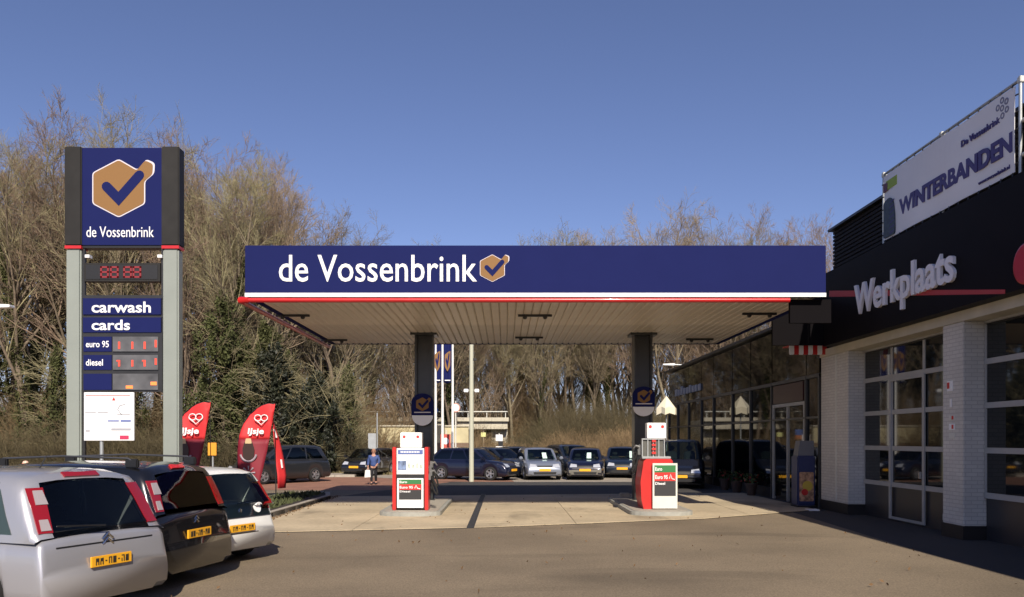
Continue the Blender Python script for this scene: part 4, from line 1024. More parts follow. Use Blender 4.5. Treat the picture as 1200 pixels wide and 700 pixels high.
            project(bva, [(-hl-.3, sgn*(q-.045), tl[1]-.17), (-hl-.3, sgn*(q+.085), tl[1]-.17), (-hl-.3, sgn*(tw*1.06+.10), tl[1]-.03), (-hl-.3, sgn*(tw*1.06+.0), tl[1]-.03)], (1, -sgn*.30, 0), 3, 3, .022, 'indicator_lamp', LAMPFROST, o)
        else:
            project(bva, [(-hl-.3, sgn*wR*tl[2], tl[0]), (-hl-.3, sgn*wR*1.02, tl[0]), (-hl-.3, sgn*wR*1.0, tl[1]), (-hl-.3, sgn*wR*(tl[2]+.03), tl[1])], (1, -sgn*.35, 0), 4, 5, .014, 'tail_light', LAMPRED, t)
    pm_ = sp.get('bumper', None)
    grz = sp.get('grz', .62)
    project(bva, [(hl+.2, wF*.40, grz-.04), (hl+.2, -wF*.40, grz-.04), (hl+.2, -wF*.46, grz+.05), (hl+.2, wF*.46, grz+.05)], (-1, 0, 0), 6, 2, .006, 'grille', BLACK, t)
    project(bva, [(hl+.2, wF*.62, .27), (hl+.2, -wF*.62, .27), (hl+.2, -wF*.66, .38), (hl+.2, wF*.66, .38)], (-1, 0, 0), 6, 2, .006, 'air_intake', BLACK, t)
    if pm_:
        project(bva, [(hl+.2, wF*.92, .26), (hl+.2, -wF*.92, .26), (hl+.2, -wF*.93, .56), (hl+.2, wF*.93, .56)], (-1, 0, 0), 8, 3, .004, 'front_bumper', pm_, t)
    # number plates with dark characters
    for sx, z in ((1, sp.get('fpz', .47)), (-1, sp.get('rpz', .72))):
        h_, n_, _, _ = bva.ray_cast(Vector((sx*(hl+1), 0, z)), Vector((-sx, 0, 0)))
        x = (h_.x if h_ else sx*hl)+sx*.02
        p = MB().box(x-.012, x+.012, -.26, .26, z-.056, z+.056, .004).build('number_plate', PLATE, t)
        if not far:
            mk = MB(); rnd = random.Random(label)
            for q in range(8):
                if q in (2, 5): mk.box(x+sx*.012, x+sx*.016, -.205+q*.055, -.185+q*.055, z-.006, z+.006); continue
                mk.box(x+sx*.012, x+sx*.016, -.215+q*.055, -.205+q*.055, z-.035, z+.035); mk.box(x+sx*.012, x+sx*.016, -.204+q*.055, -.178+q*.055, z+rnd.choice([-.035, .0, .025]), z+rnd.choice([.032, .035])); mk.box(x+sx*.012, x+sx*.016, -.185+q*.055, -.176+q*.055, z-.035, z+rnd.choice([0, .035]))
            mk.build('plate_characters', PLATEINK, p)
    # mirrors, handles, sill, wheels
    mx = fb+.08
    for sgn in (1, -1):
        MB().box(mx-.09, mx+.09, sgn*(bw+.05)-.0 if sgn > 0 else -(bw+.22), sgn*(bw+.05)+.17 if sgn > 0 else -(bw+.05), belt+.0, belt+.15, .035).build('door_mirror', sp.get('mirror', paint), t, smooth=True)
        MB().box(mx-.03, mx+.03, sgn*(bw-.03) if sgn > 0 else -(bw+.08), sgn*(bw+.08) if sgn > 0 else -(bw-.03), belt+.0, belt+.05).build('mirror_foot', BLACK, t)
        if not far:
            for a in cuts:
                xh = lerp(rb_, fb, a)-.0; h_, n_, _, _ = bva.ray_cast(Vector((xh-.15, sgn*2, belt-.12)), Vector((0, -sgn, 0)))
                if h_: MB().box(h_.x-.08, h_.x+.08, h_.y-.012, h_.y+.03*1 if sgn > 0 else h_.y+.012, h_.z-.015, h_.z+.015, .006).build('door_handle', sp.get('mirror', paint), t) if sgn > 0 else MB().box(h_.x-.08, h_.x+.08, h_.y-.03, h_.y+.012, h_.z-.015, h_.z+.015, .006).build('door_handle', sp.get('mirror', paint), t)
                # door seam
                sx_ = xh; mbs = MB(); pts = []
                for q in range(7):
                    z = lerp(.32, belt-.02, q/6); h2, n2, _, _ = bva.ray_cast(Vector((sx_, sgn*2, z)), Vector((0, -sgn, 0)))
                    if h2: pts.append(h2+n2*.001)
                if len(pts) > 2 and arch(sx_) < .3: mbs.tube(pts, .005, 4); mbs.build('door_seam', BLACK, t)
    ty, rm = wheel_meshes(wr)
    for wx in (wf, wrx):
        for sgn in (1, -1):
            wh = bpy.data.objects.new('wheel', ty); COL.objects.link(wh); wh.parent = t; wh.location = (wx, sgn*(hw-.115), wr)
            if sgn > 0: wh.rotation_euler = (0, 0, math.pi)
            r_ = bpy.data.objects.new('rim', rm); COL.objects.link(r_); r_.parent = wh
    MB().box(-hl+.25, hl-.25, -hw+.16, hw-.16, .16, .30).build('underbody', BLACK, t)
    wl = MB()
    for wx in (wf, wrx): wl.box(wx-ar, wx+ar, -hw+.23, hw-.23, .16, wr+ar)
    wl.build('wheel_well', BLACK, t)
    if card:    # price card behind the windscreen
        project(bvc, [(xb+.3, bw*.34, hood+.08), (xb+.3, bw*.08, hood+.08), (xb+.3, bw*.10, hood+.34), (xb+.3, bw*.34, hood+.34)] if card == 1 else [(xb+.3, bw*.64, hood+.06), (xb+.3, bw*.44, hood+.06), (xb+.3, bw*.44, hood+.38), (xb+.3, bw*.62, hood+.38)], (-1, 0, 0), 3, 3, .012, 'price_card', PAPER, t)
    t_info = dict(bva=bva, bvc=bvc, hl=hl, hw=hw, bw=bw, tw=tw, fb=fb, rb_=rb_)
    return t, t_info
def badge(t, info, z, r_, m, sx=-1, name='badge'):
    h_, n_, _, _ = info['bva'].ray_cast(Vector((sx*4, 0, z)), Vector((-sx, 0, 0)))
    return h_.x
def paintm(n, c, metal=.35, r_=.32): return mat(n, c, r_, metal=metal, coat=1)
SEATM = mat('seat_fabric', (.03, .032, .036), .9)
SILV = paintm('paint_silver', (.42, .42, .45), .5, .35); PBLK = paintm('paint_black', (.008, .008, .010), .2, .25); PWHT = mat('paint_white', (.72, .72, .70), .3, coat=.8)
NAVY = paintm('paint_navy', (.008, .010, .030), .3, .28); GREYB = paintm('paint_dark_grey', (.03, .032, .036), .4, .3); SILB = paintm('paint_silver_blue', (.27, .30, .37), .5, .32); MIDB = paintm('paint_midnight', (.012, .018, .032), .3, .28)
PGREY = mat('bumper_grey', (.13, .12, .10), .5)
MPV = dict(L=4.28, W=1.75, H=1.64, belt=1.0, wsb=1.50, wst=.62, rwt=-1.72, rwb=-2.06, hood=1.0, tl=(.84, 1.36, .86), tallcab=True, cabw=.965, roofw=.80, cpil=.30, rtaper=.02, rwbw=.70, rwtw=.78, crown=.12, warch=.07, rpz=.62, tail0=.6, tail1=.84, rz0=.93, wr=.32, pillars=[.30, .66], wrr=.05)
HATCH = dict(L=4.2, W=1.76, H=1.49, belt=.93, wsb=1.15, wst=.42, rwt=-1.50, rwb=-2.0, hood=.90, tl=(.74, .92, .66), wr=.32)
SMALL = dict(L=3.43, W=1.62, H=1.46, belt=.92, wsb=1.05, wst=.42, rwt=-1.33, rwb=-1.66, hood=.92, tl=(.80, 1.22, .86), tallcab=True, cabw=.955, roofw=.78, cpil=.16, rtaper=.02, rwbw=.87, rwtw=.9, wr=.29, rpz=.55, rz0=.70, nose=[(1.715, .50), (1.66, .64), (1.5, .78), (1.3, .86)], pillars=[.45], tail0=.55, tail1=.68)
# -- foreground silver MPV
def car_at_rear(rear, heading, L):
    d = Vector((math.cos(R(heading)), math.sin(R(heading)), 0)); return (rear[0]+d.x*L/2, rear[1]+d.y*L/2, .0)
sp = dict(MPV); 
sp['H'] = 1.58; sp['belt'] = .92; sp['hood'] = .95; sp['rz0'] = .965; sp['tl'] = (.955, 1.40, .86); sp['rwbw'] = .80; sp['rwtw'] = .84
t, inf = make_car('silver people carrier in the bottom left corner with tall red tail lights', car_at_rear((-4.22, 8.75), 158, sp['L']), 158, SILV, sp, 'cars parked at the left edge of the forecourt')
def hi_brake(t, inf, H, w_=.22, m=LAMPRED):
    project(inf['bvc'], [(-3, -w_, H-.085), (-3, w_, H-.085), (-3, w_, H-.045), (-3, -w_, H-.045)], (1, 0, 0), 5, 1, .02, 'high_brake_light', m, t)
hi_brake(t, inf, 1.58)
def chevrons(t, x, z, s, m=CHROME):
    for k in range(2):
        MB().prism([(0, 0), (0, 0), (0, 0)], 0, 0) if False else None
        z0 = z+k*s*.55
        mb = MB(); mb.tube([(x, -s*.7, z0-s*.35), (x, 0, z0+s*.25), (x, s*.7, z0-s*.35)], s*.14, 6); mb.build('chevron_badge', m, t)
bx_ = badge(t, inf, .86, 0, None); chevrons(t, bx_-.012, .82, .10)
MB().tube([(-1.2, .1, 1.57), (-1.32, .1, 1.72)], [.01, .005], 5).build('aerial', BLACK, t)
project(inf['bva'], [(-3, -.62, .80), (-3, .62, .80), (-3, .62, .815), (-3, -.62, .815)], (1, 0, 0), 6, 1, .004, 'tailgate_seam', BLACK, t)
# wiper
MB().tube([(-2.13, .05, .99), (-2.11, .62, 1.03)], .009, 5).build('rear_wiper', BLACK, t)
# -- black MPV
sp = dict(MPV, L=4.06, H=1.60, W=1.73, belt=.98, wsb=1.35, wst=.55, rwt=-1.72, rwb=-1.95, tl=(1.0, 1.38, .88), rpz=.68, rz0=1.02)
t, inf = make_car('black people carrier with roof rails between the silver and the white car', car_at_rear((-4.02, 10.75), 168, sp['L']), 168, PBLK, sp, 'cars parked at the left edge of the forecourt')
hi_brake(t, inf, 1.60, .14, RED)
for s in (-1, 1):
    MB().tube([(-1.55, s*.62, 1.60), (-1.45, s*.63, 1.66), (-.5, s*.63, 1.685), (.4, s*.62, 1.65), (.52, s*.62, 1.58)], .013, 8).build('roof_rail', mat('rail_dark', (.10,.10,.105), .35, metal=.6), t, smooth=True)
    for x in (-1.5, .42): MB().box(x-.09, x+.09, s*.62-.03, s*.62+.03, 1.54, 1.655, .015).build('rail_foot', BLACK, t)
bx_ = badge(t, inf, .85, 0, None); chevrons(t, bx_-.012, .84, .075)
# -- white small car
sp = dict(SMALL, cabpaint=PWHT, plainlamp=True)
t, inf = make_car('small white hatchback with black glass tailgate and round white sticker', car_at_rear((-4.02, 12.5), 154, sp['L']), 154, PWHT, sp, 'cars parked at the left edge of the forecourt')
bx_ = badge(t, inf, .80, 0, None)
project(inf['bva'], [(-3, -.53, .62), (-3, -.33, .62), (-3, -.33, .62+.2), (-3, -.53, .62+.2)], (1, 0, 0), 8, 8, .036, 'round_sticker', WHITE, t, outline=lambda u, v, p: Vector((p.x, -.40+.075*(2*u-1)*math.sqrt(max(0, 1-(2*v-1)**2*.5)), .83+.085*(2*v-1)*math.sqrt(max(0, 1-(2*u-1)**2*.5)))))
chevrons(t, bx_-.045, .80, .05)
MB().tube([(bx_-.02, .02, .92), (bx_+.0, -.4, .95)], .008, 5).build('rear_wiper', BLACK, t)
project(inf['bva'], [(-3, -.36, .46), (-3, .36, .46), (-3, .36, .475), (-3, -.36, .475)], (1, 0, 0), 6, 1, .004, 'bumper_seam', PGREY, t)

# -- cars beyond the pumps
def front_at(pxc, Y, heading, L):     # place by the pixel column of its middle at depth Y
    return (px(pxc, Y), Y, .02)
GR = 'cars for sale in a row behind the pumps'
make_car('dark grey people carrier driving on the brick road beyond the beach flags', front_at(327, 35.8, 0, 0), 232, GREYB, dict(MPV, L=4.4, tl=(.8, 1.1, .8), tallcab=False, hood=.98), name='passing_car', far=True)
make_car('small black car on the road behind the walking person', front_at(433, 43.4, 0, 0), 254, PBLK, dict(HATCH, L=3.7, H=1.45, W=1.62), name='passing_car', far=True)
make_car('navy hatchback seen from the side behind the lamp post', (px(555, 38.6), 38.6, .02), 333, NAVY, dict(HATCH, L=4.25, hlz=.68), GR, far=True)
make_car('dark hatchback tucked behind the navy one, left of the silver hatchback', (px(582, 42.2), 42.2, .02), 315, MIDB, dict(HATCH, L=4.2, H=1.47), GR, far=True)
make_car('silver blue hatchback facing the pumps with a price card in its windscreen', (px(630, 39.6), 39.6, .02), 277, SILB, dict(HATCH, L=4.2, W=1.78), GR, card=1, far=True)
make_car('dark hatchback half hidden behind the silver blue one with a price card at its left', (px(606, 44.2), 44.2, .02), 285, GREYB, dict(HATCH, H=1.5), GR, card=2, far=True)
make_car('dark green people carrier behind and right of the silver blue hatchback', (px(667, 42.6), 42.6, .02), 284, MIDB, dict(MPV, H=1.62, tallcab=False, tl=(.8, 1.1, .8)), GR, card=2, far=True)
make_car('navy hatchback with grey bumper and price card, right of the silver blue one', (px(686, 39.6), 39.6, .02), 264, NAVY, dict(HATCH, H=1.47, bumper=PGREY), GR, card=1, far=True)
make_car('dark hatchback with red roof edge beside the right canopy column', (px(729, 41.6), 41.6, .02), 262, MIDB, dict(HATCH, H=1.52), GR, card=2, far=True)
make_car('dark van in the shade of the shop behind the right pump', (7.1, 33.2, .02), 258, PBLK, dict(MPV, L=4.4, W=1.85, H=1.88, belt=1.1, hood=1.08, tallcab=False, tl=(.8, 1.1, .8)), None, name='parked_van', far=True)
make_car('dark car at the far right of the sales row beyond the right column', (px(752, 49), 49, .02), 265, GREYB, dict(HATCH, H=1.5), GR, far=True)

# ================================================================== PERSON
def skinmesh(pts, edges, name, m, par, sub=2, root=0):
    me = bpy.data.meshes.new(name); me.from_pydata([p[0] for p in pts], edges, []); o = bpy.data.objects.new(name, me); COL.objects.link(o)
    md = o.modifiers.new('skin', 'SKIN'); md.use_smooth_shade = True
    for i, p in enumerate(pts):
        r_ = p[1]; o.data.skin_vertices[0].data[i].radius = r_ if hasattr(r_, '__len__') else (r_, r_)
    o.data.skin_vertices[0].data[root].use_root = True
    s_ = o.modifiers.new('sub', 'SUBSURF'); s_.levels = sub; s_.render_levels = sub
    dg = bpy.context.evaluated_depsgraph_get(); new = bpy.data.meshes.new_from_object(o.evaluated_get(dg)); bpy.data.objects.remove(o)
    new.materials.clear(); new.materials.append(m); new.shade_smooth()
    o = bpy.data.objects.new(name, new); COL.objects.link(o); o.parent = par; return o
PYY = 34.2; ps = 1.47/1.72
per = thing('person', 'person in a blue jacket and dark trousers walking across the road carrying a bag', 'person', (px(438, PYY), PYY, .012), 0)
SKIN = mat('skin', (.50, .27, .19), .6); JKT = mat('jacket_blue', (.04, .075, .22), .7, noise=.35, nscale=9); TRS = mat('trousers_black', (.012, .012, .016), .8); HAIR = mat('hair_auburn', (.32, .16, .10), .7); BAG = mat('bag_white', (.72, .70, .66), .6)
def q(*a): return tuple(v*ps for v in a)
B = [(q(0, 0, .92), .13), (q(0, -.01, 1.12), .12), (q(0, -.02, 1.32), .14), (q(0, -.02, 1.44), .06), (q(0, -.03, 1.54), .07), (q(0, -.035, 1.64), .085),
     (q(-.09, -.01, .86), .085), (q(-.10, -.10, .48), .055), (q(-.10, -.06, .10), .04), (q(-.10, -.18, .04), .035),
     (q(.09, 0, .86), .085), (q(.09, .04, .48), .055), (q(.08, .20, .12), .04), (q(.08, .10, .04), .035),
     (q(-.19, -.01, 1.38), .055), (q(-.25, .02, 1.12), .042), (q(-.27, -.06, .90), .03), (q(-.27, -.08, .82), .028),
     (q(.19, -.01, 1.38), .055), (q(.26, -.0, 1.14), .042), (q(.20, -.14, 1.00), .03), (q(.16, -.20, .99), .028)]
B = [(p, r_*ps) for p, r_ in B]
E = [(0, 1), (1, 2), (2, 3), (3, 4), (4, 5), (0, 6), (6, 7), (7, 8), (8, 9), (0, 10), (10, 11), (11, 12), (12, 13), (2, 14), (14, 15), (15, 16), (16, 17), (2, 18), (18, 19), (19, 20), (20, 21)]
# fingers as short chains from each palm
for base, sx in ((17, -1), (21, 1)):
    bp = Vector(B[base][0]) 
    for k in range(5):
        a = bp+Vector(((k-2)*.014, -.012, -.045 if k < 4 else -.02))*1; b2 = a+Vector(((k-2)*.004, -.012, -.035))
        B.append((tuple(a), .008)); B.append((tuple(b2), .007)); n = len(B); E += [(base, n-2), (n-2, n-1)]
body = skinmesh(B, E, 'body', SKIN, per)
J = [(q(0, 0, .86), (.185, .15)), (q(0, -.01, 1.0), (.175, .14)), (q(0, -.01, 1.15), (.17, .14)), (q(0, -.02, 1.34), (.17, .13)), (q(0, -.02, 1.45), (.085, .085)),
     (q(-.2, -.01, 1.37), .085), (q(-.26, .02, 1.12), .07), (q(-.275, -.05, .92), .055), (q(.2, -.01, 1.37), .085), (q(.27, 0, 1.14), .07), (q(.215, -.12, 1.01), .055)]
J = [(p, tuple(v*ps for v in r_) if hasattr(r_, '__len__') else r_*ps) for p, r_ in J]
skinmesh(J, [(0, 1), (1, 2), (2, 3), (3, 4), (3, 5), (5, 6), (6, 7), (3, 8), (8, 9), (9, 10)], 'jacket', JKT, per)
T = [(q(0, 0, .90), (.15, .13)), (q(-.09, -.01, .80), .105), (q(-.10, -.10, .48), .075), (q(-.10, -.06, .12), .06), (q(.09, 0, .80), .105), (q(.09, .04, .48), .075), (q(.08, .20, .14), .06)]
T = [(p, tuple(v*ps for v in r_) if hasattr(r_, '__len__') else r_*ps) for p, r_ in T]
skinmesh(T, [(0, 1), (1, 2), (2, 3), (0, 4), (4, 5), (5, 6)], 'trousers', TRS, per)
skinmesh([(q(-.10, -.05, .05), .05), (q(-.10, -.20, .035), .04)], [(0, 1)], 'shoe', BLACK, per, 1); skinmesh([(q(.08, .18, .06), .05), (q(.08, .06, .035), .04)], [(0, 1)], 'shoe', BLACK, per, 1)
mb = MB()
for j in range(9):
    for i in range(16):
        a, e = i*math.pi/8, math.pi*.5-j*math.pi*.075; r_ = .115*ps
        cut = 1 if not (math.sin(a) < -.35 and e < .35) else .80
        mb.v.append((r_*math.cos(a)*math.cos(e)*cut, -.025*ps+r_*1.08*math.sin(a)*math.cos(e)*cut, 1.615*ps+r_*1.25*math.sin(e)))
for j in range(8):
    for i in range(16): mb.f.append((j*16+i, j*16+(i+1) % 16, (j+1)*16+(i+1) % 16, (j+1)*16+i))
mb.build('hair', HAIR, per, smooth='all', fix=False)
for s in (-1, 1): MB().lathe([(0, -.006), (.009, -.003), (.009, .004), (0, .006)], 8, (s*.032*ps, -.118*ps, 1.595*ps), 'y').build('eye', BLACK, body)
MB().tube([q(0, -.115, 1.60), q(0, -.142, 1.565)], [.007, .012], 6).build('nose', SKIN, body); MB().box(-.02, .02, -.118*ps, -.108*ps, 1.53*ps, 1.537*ps).build('mouth', LRED, body)
t = thing('carrier_bag', 'white carrier bag hanging from the walking person\'s hand', 'bag', (px(438, PYY)-.27*ps, PYY-.08*ps, .2))
mb = MB(); mb.add([(-.11, -.05, .42*1), (.10, -.05, .42), (.13, -.07, .12), (-.14, -.07, .10), (-.11, .05, .42), (.10, .05, .42), (.13, .07, .12), (-.14, .07, .10)], [(0, 3, 2, 1), (4, 5, 6, 7), (0, 4, 7, 3), (1, 2, 6, 5), (3, 7, 6, 2), (0, 1, 5, 4)])
bg_ = mb.build('bag_body', BAG, t); bv = bg_.modifiers.new('bev', 'BEVEL'); bv.width = .02; bv.segments = 2
for y in (-.04, .04): MB().tube([(-.06, y, .41), (-.01, y*.3, .50), (.05, y, .41)], .006, 5).build('handle', BAG, t)
# ================================================================== TREES
BARK = mat('bark', (.165, .13, .088), .9, noise=.35, nscale=6, var=.18)
TWIG = mat('twigs', (.27, .20, .135), .9, noise=.2, nscale=1.2, var=.2)
TWIGO = mat('twigs_olive', (.235, .20, .115), .9, noise=.2, nscale=1.2, var=.2)
IVY = mat('ivy_leaf', (.062, .066, .024), .75, spec=.2, noise=.5, nscale=2.5, noise2=.3, n2scale=.6, var=.12)
EVG = mat('evergreen_leaf', (.017, .022, .009), .6, noise=.5, nscale=1.5, var=.12)
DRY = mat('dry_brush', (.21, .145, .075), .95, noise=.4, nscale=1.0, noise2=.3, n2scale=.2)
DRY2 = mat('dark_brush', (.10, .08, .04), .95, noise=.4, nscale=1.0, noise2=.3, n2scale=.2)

def np_mesh(name, V, Fq, m, tri=False):
    me = bpy.data.meshes.new(name); V = np.asarray(V, dtype=np.float32).reshape(-1, 3); Fq = np.asarray(Fq, dtype=np.int32); k = Fq.shape[1]
    me.vertices.add(len(V)); me.vertices.foreach_set('co', V.ravel())
    me.loops.add(Fq.size); me.loops.foreach_set('vertex_index', Fq.ravel())
    me.polygons.add(len(Fq)); me.polygons.foreach_set('loop_start', np.arange(0, Fq.size, k, dtype=np.int32))
    me.update(calc_edges=True); me.validate(); me.materials.append(m); return me
def tubes(P, Rd, n):
    """P: (B,K,3) paths, Rd: (B,K) radii -> verts, quads"""
    B_, K, _ = P.shape
    D = np.empty_like(P); D[:, 1:-1] = P[:, 2:]-P[:, :-2]; D[:, 0] = P[:, 1]-P[:, 0]; D[:, -1] = P[:, -1]-P[:, -2]
    D /= np.linalg.norm(D, axis=2, keepdims=True)+1e-9
    up = np.tile(np.array([.31, .17, .93]), (B_, K, 1)); A = np.cross(D, up); A /= np.linalg.norm(A, axis=2, keepdims=True)+1e-9; C = np.cross(D, A)
    th = np.arange(n)*2*math.pi/n
    V = P[:, :, None, :] + (A[:, :, None, :]*np.cos(th)[None, None, :, None] + C[:, :, None, :]*np.sin(th)[None, None, :, None])*Rd[:, :, None, None]
    idx = np.arange(B_*K*n).reshape(B_, K, n); a = idx[:, :-1, :]; b = np.roll(a, -1, axis=2); c = idx[:, 1:, :]; d = np.roll(c, -1, axis=2)
    return V.reshape(-1, 3), np.stack([a, b, d, c], axis=-1).reshape(-1, 4)
def grow(rng, S0, D0, L, R0, K, wob, up, rend=.3, grav=0):
    """grow B branches from starts S0 with directions D0, lengths L"""
    B_ = len(S0); P = np.empty((B_, K, 3)); P[:, 0] = S0; D = D0/np.linalg.norm(D0, axis=1, keepdims=True)
    for k in range(1, K):
        D = D + rng.normal(0, wob, (B_, 3)); D[:, 2] += up; D /= np.linalg.norm(D, axis=1, keepdims=True)
        P[:, k] = P[:, k-1]+D*(L/(K-1))[:, None]
    t = np.linspace(0, 1, K)[None, :]; Rd = R0[:, None]*(1-(1-rend)*t); return P, Rd
def children(rng, P, Rd, L, per, t0, t1, ang, lf, rf):
    B_, K, _ = P.shape; N_ = B_*per
    t = rng.uniform(t0, t1, (B_, per)); fi = t*(K-1); i0 = np.minimum(fi.astype(int), K-2); fr = (fi-i0)[..., None]; bi = np.arange(B_)[:, None]
    S0 = P[bi, i0]*(1-fr)+P[bi, i0+1]*fr; D = P[bi, i0+1]-P[bi, i0]; D /= np.linalg.norm(D, axis=2, keepdims=True)+1e-9
    rnd = rng.normal(0, 1, (B_, per, 3)); side = np.cross(D, rnd); side /= np.linalg.norm(side, axis=2, keepdims=True)+1e-9
    a = rng.uniform(ang[0], ang[1], (B_, per))[..., None]; D1 = D*np.cos(a)+side*np.sin(a)
    Lc = (L[:, None]*lf*rng.uniform(.6, 1.15, (B_, per))*(1.15-.65*t)); Rc = (Rd[bi, i0]*rf)
    return S0.reshape(-1, 3), D1.reshape(-1, 3), Lc.ravel(), Rc.ravel()
def tree_meshes(seed, H, spread, lean=.0, stems=1, dens=1.0, olive=False, ivy=0, bare=.28):
    rng = np.random.default_rng(seed); Vt, Ft, Vc, Fc = [], [], [], []; nt_, nc = 0, 0
    def put(P, Rd, n, crown):
        nonlocal nt_, nc
        v, f = tubes(P, Rd, n)
        if crown: Vc.append(v); Fc.append(f+nc); nc += len(v)
        else: Vt.append(v); Ft.append(f+nt_); nt_ += len(v)
    S0 = rng.normal(0, .3 if stems > 1 else .02, (stems, 3)); S0[:, 2] = -.1
    D0 = rng.normal(0, .17 if stems > 1 else .05, (stems, 3)); D0[:, 2] = 1
    L0 = H*rng.uniform(.66, .8, stems); R0 = np.full(stems, .011*H+.02)/(stems**.4)
    P0, Rd0 = grow(rng, S0, D0, L0, R0, 12, .05, .015, .15); put(P0, Rd0, 7, False)
    # main limbs reach an egg shaped envelope, so the crown is a dome
    s, d, l, r_ = children(rng, P0, Rd0, L0, int(24/stems**.6), bare, .99, (.30, .85), 1.0, .55)
    d = d+np.array([0, 0, .25]); d /= np.linalg.norm(d, axis=1, keepdims=True)
    def reach(s, d, k):
        c0 = np.array([0, 0, H*.56]); r = np.array([H*.25*spread, H*.25*spread, H*.44])
        p = (s-c0)/r; q = d/r; A = (q*q).sum(1); Bq = (p*q).sum(1); C = (p*p).sum(1)-1
        return np.maximum((-Bq+np.sqrt(np.maximum(Bq*Bq-A*C, 0)))/A*k, .4)
    l = np.minimum(reach(s, d, rng.uniform(.75, 1.0, len(s))), H*.5)
    P1, Rd1 = grow(rng, s, d, l, np.maximum(r_, .03), 9, .05, .02, .2); put(P1, Rd1, 5, False)
    s, d, l2, r_ = children(rng, P1, Rd1, l, 9, .2, .99, (.35, .8), .45, .6); l2 = np.clip(np.minimum(l2, reach(s, d, 1.0)), .7, 3.6); P2, Rd2 = grow(rng, s, d, l2, np.maximum(r_, .014), 5, .07, .02, .35); put(P2, Rd2, 4, True)
    s, d, l3, r_ = children(rng, P2, Rd2, l2, int(7*dens), .12, 1.0, (.35, .85), .6, .6); l3 = np.clip(l3, .5, 1.7); P3, Rd3 = grow(rng, s, d, l3, np.maximum(r_*.7, .009), 4, .07, .015, .5); put(P3, Rd3, 3, True)
    s, d, l4, r_ = children(rng, P3, Rd3, l3, int(4*dens), .15, 1.0, (.3, .85), .7, .7); l4 = np.clip(l4, .3, .9); P4, Rd4 = grow(rng, s, d, l4, np.full(len(s), .0068), 3, .06, .02, .6); put(P4, Rd4, 3, True)
    tr = np_mesh('trunk', np.concatenate(Vt), np.concatenate(Ft), BARK); cr = np_mesh('crown', np.concatenate(Vc), np.concatenate(Fc), TWIGO if olive else TWIG)
    iv = None
    if ivy:
        n = int(ivy); k = rng.integers(0, 9, n); fr = rng.uniform(0, 1, n)[:, None]; b = rng.integers(0, stems, n)
        c = P0[b, k]*(1-fr)+P0[b, k+1]*fr
        hgt = c[:, 2]/H; rad = (.2+.5*np.sin(hgt*9+seed)**2)*rng.uniform(.2, 1.1, n)*(1.2-hgt)
        clump = rng.normal(0, 1, (n, 3)); clump[:, 2] *= .3; clump /= np.linalg.norm(clump, axis=1, keepdims=True); c = c+clump*rad[:, None]
        iv = leafmesh(rng, c, .10, 'ivy', IVY)
    return tr, cr, iv
def leafmesh(rng, c, size, name, m, flat=0):
    n = len(c); a = rng.normal(0, 1, (n, 3)); a /= np.linalg.norm(a, axis=1, keepdims=True); b = np.cross(a, rng.normal(0, 1, (n, 3))); b /= np.linalg.norm(b, axis=1, keepdims=True)+1e-9
    s = (size*rng.uniform(.6, 1.3, n))[:, None]; V = np.stack([c-a*s, c+b*s*.55, c+a*s, c-b*s*.55], axis=1)
    return np_mesh(name, V.reshape(-1, 3), np.arange(n*4).reshape(-1, 4), m)
protos = []
specs = [dict(seed=1, H=22, spread=.9, dens=1.0), dict(seed=2, H=24, spread=1.0, olive=True, dens=1.05), dict(seed=3, H=20, spread=1.1, stems=3), dict(seed=4, H=23, spread=.8, ivy=7000, olive=True, dens=1.0), dict(seed=5, H=21, spread=1.0, ivy=9000), dict(seed=6, H=18, spread=1.2, stems=2, olive=True), dict(seed=8, H=21, spread=.95, stems=4, bare=.12)]
for s_ in specs: protos.append((s_['H'], tree_meshes(**s_)))
def tree(x, Y, H, k, label, group=None, rz=None, ivy=True, wide=1.0):
    h0, (tr, cr, iv) = protos[k]
    t = thing('bare_tree', label, 'tree', (px(x, Y), Y, emb_z(px(x, Y), Y)-.1), random.uniform(0, 360) if rz is None else rz, group)
    s_ = H/h0; t.scale = (s_*wide, s_*wide, s_)
    instance('trunk', tr, t); instance('crown', cr, t)
    if iv and ivy: instance('ivy', iv, t)
    return t
def topH(y, Y): return (VY-y)*Y/F+CAMH
G1 = 'tall bare trees at the left'; G2 = 'bare trees rising over the canopy roof'; G3 = 'bare trees of the wood behind the car park'; G4 = 'bare trees of the wood behind the pylon'
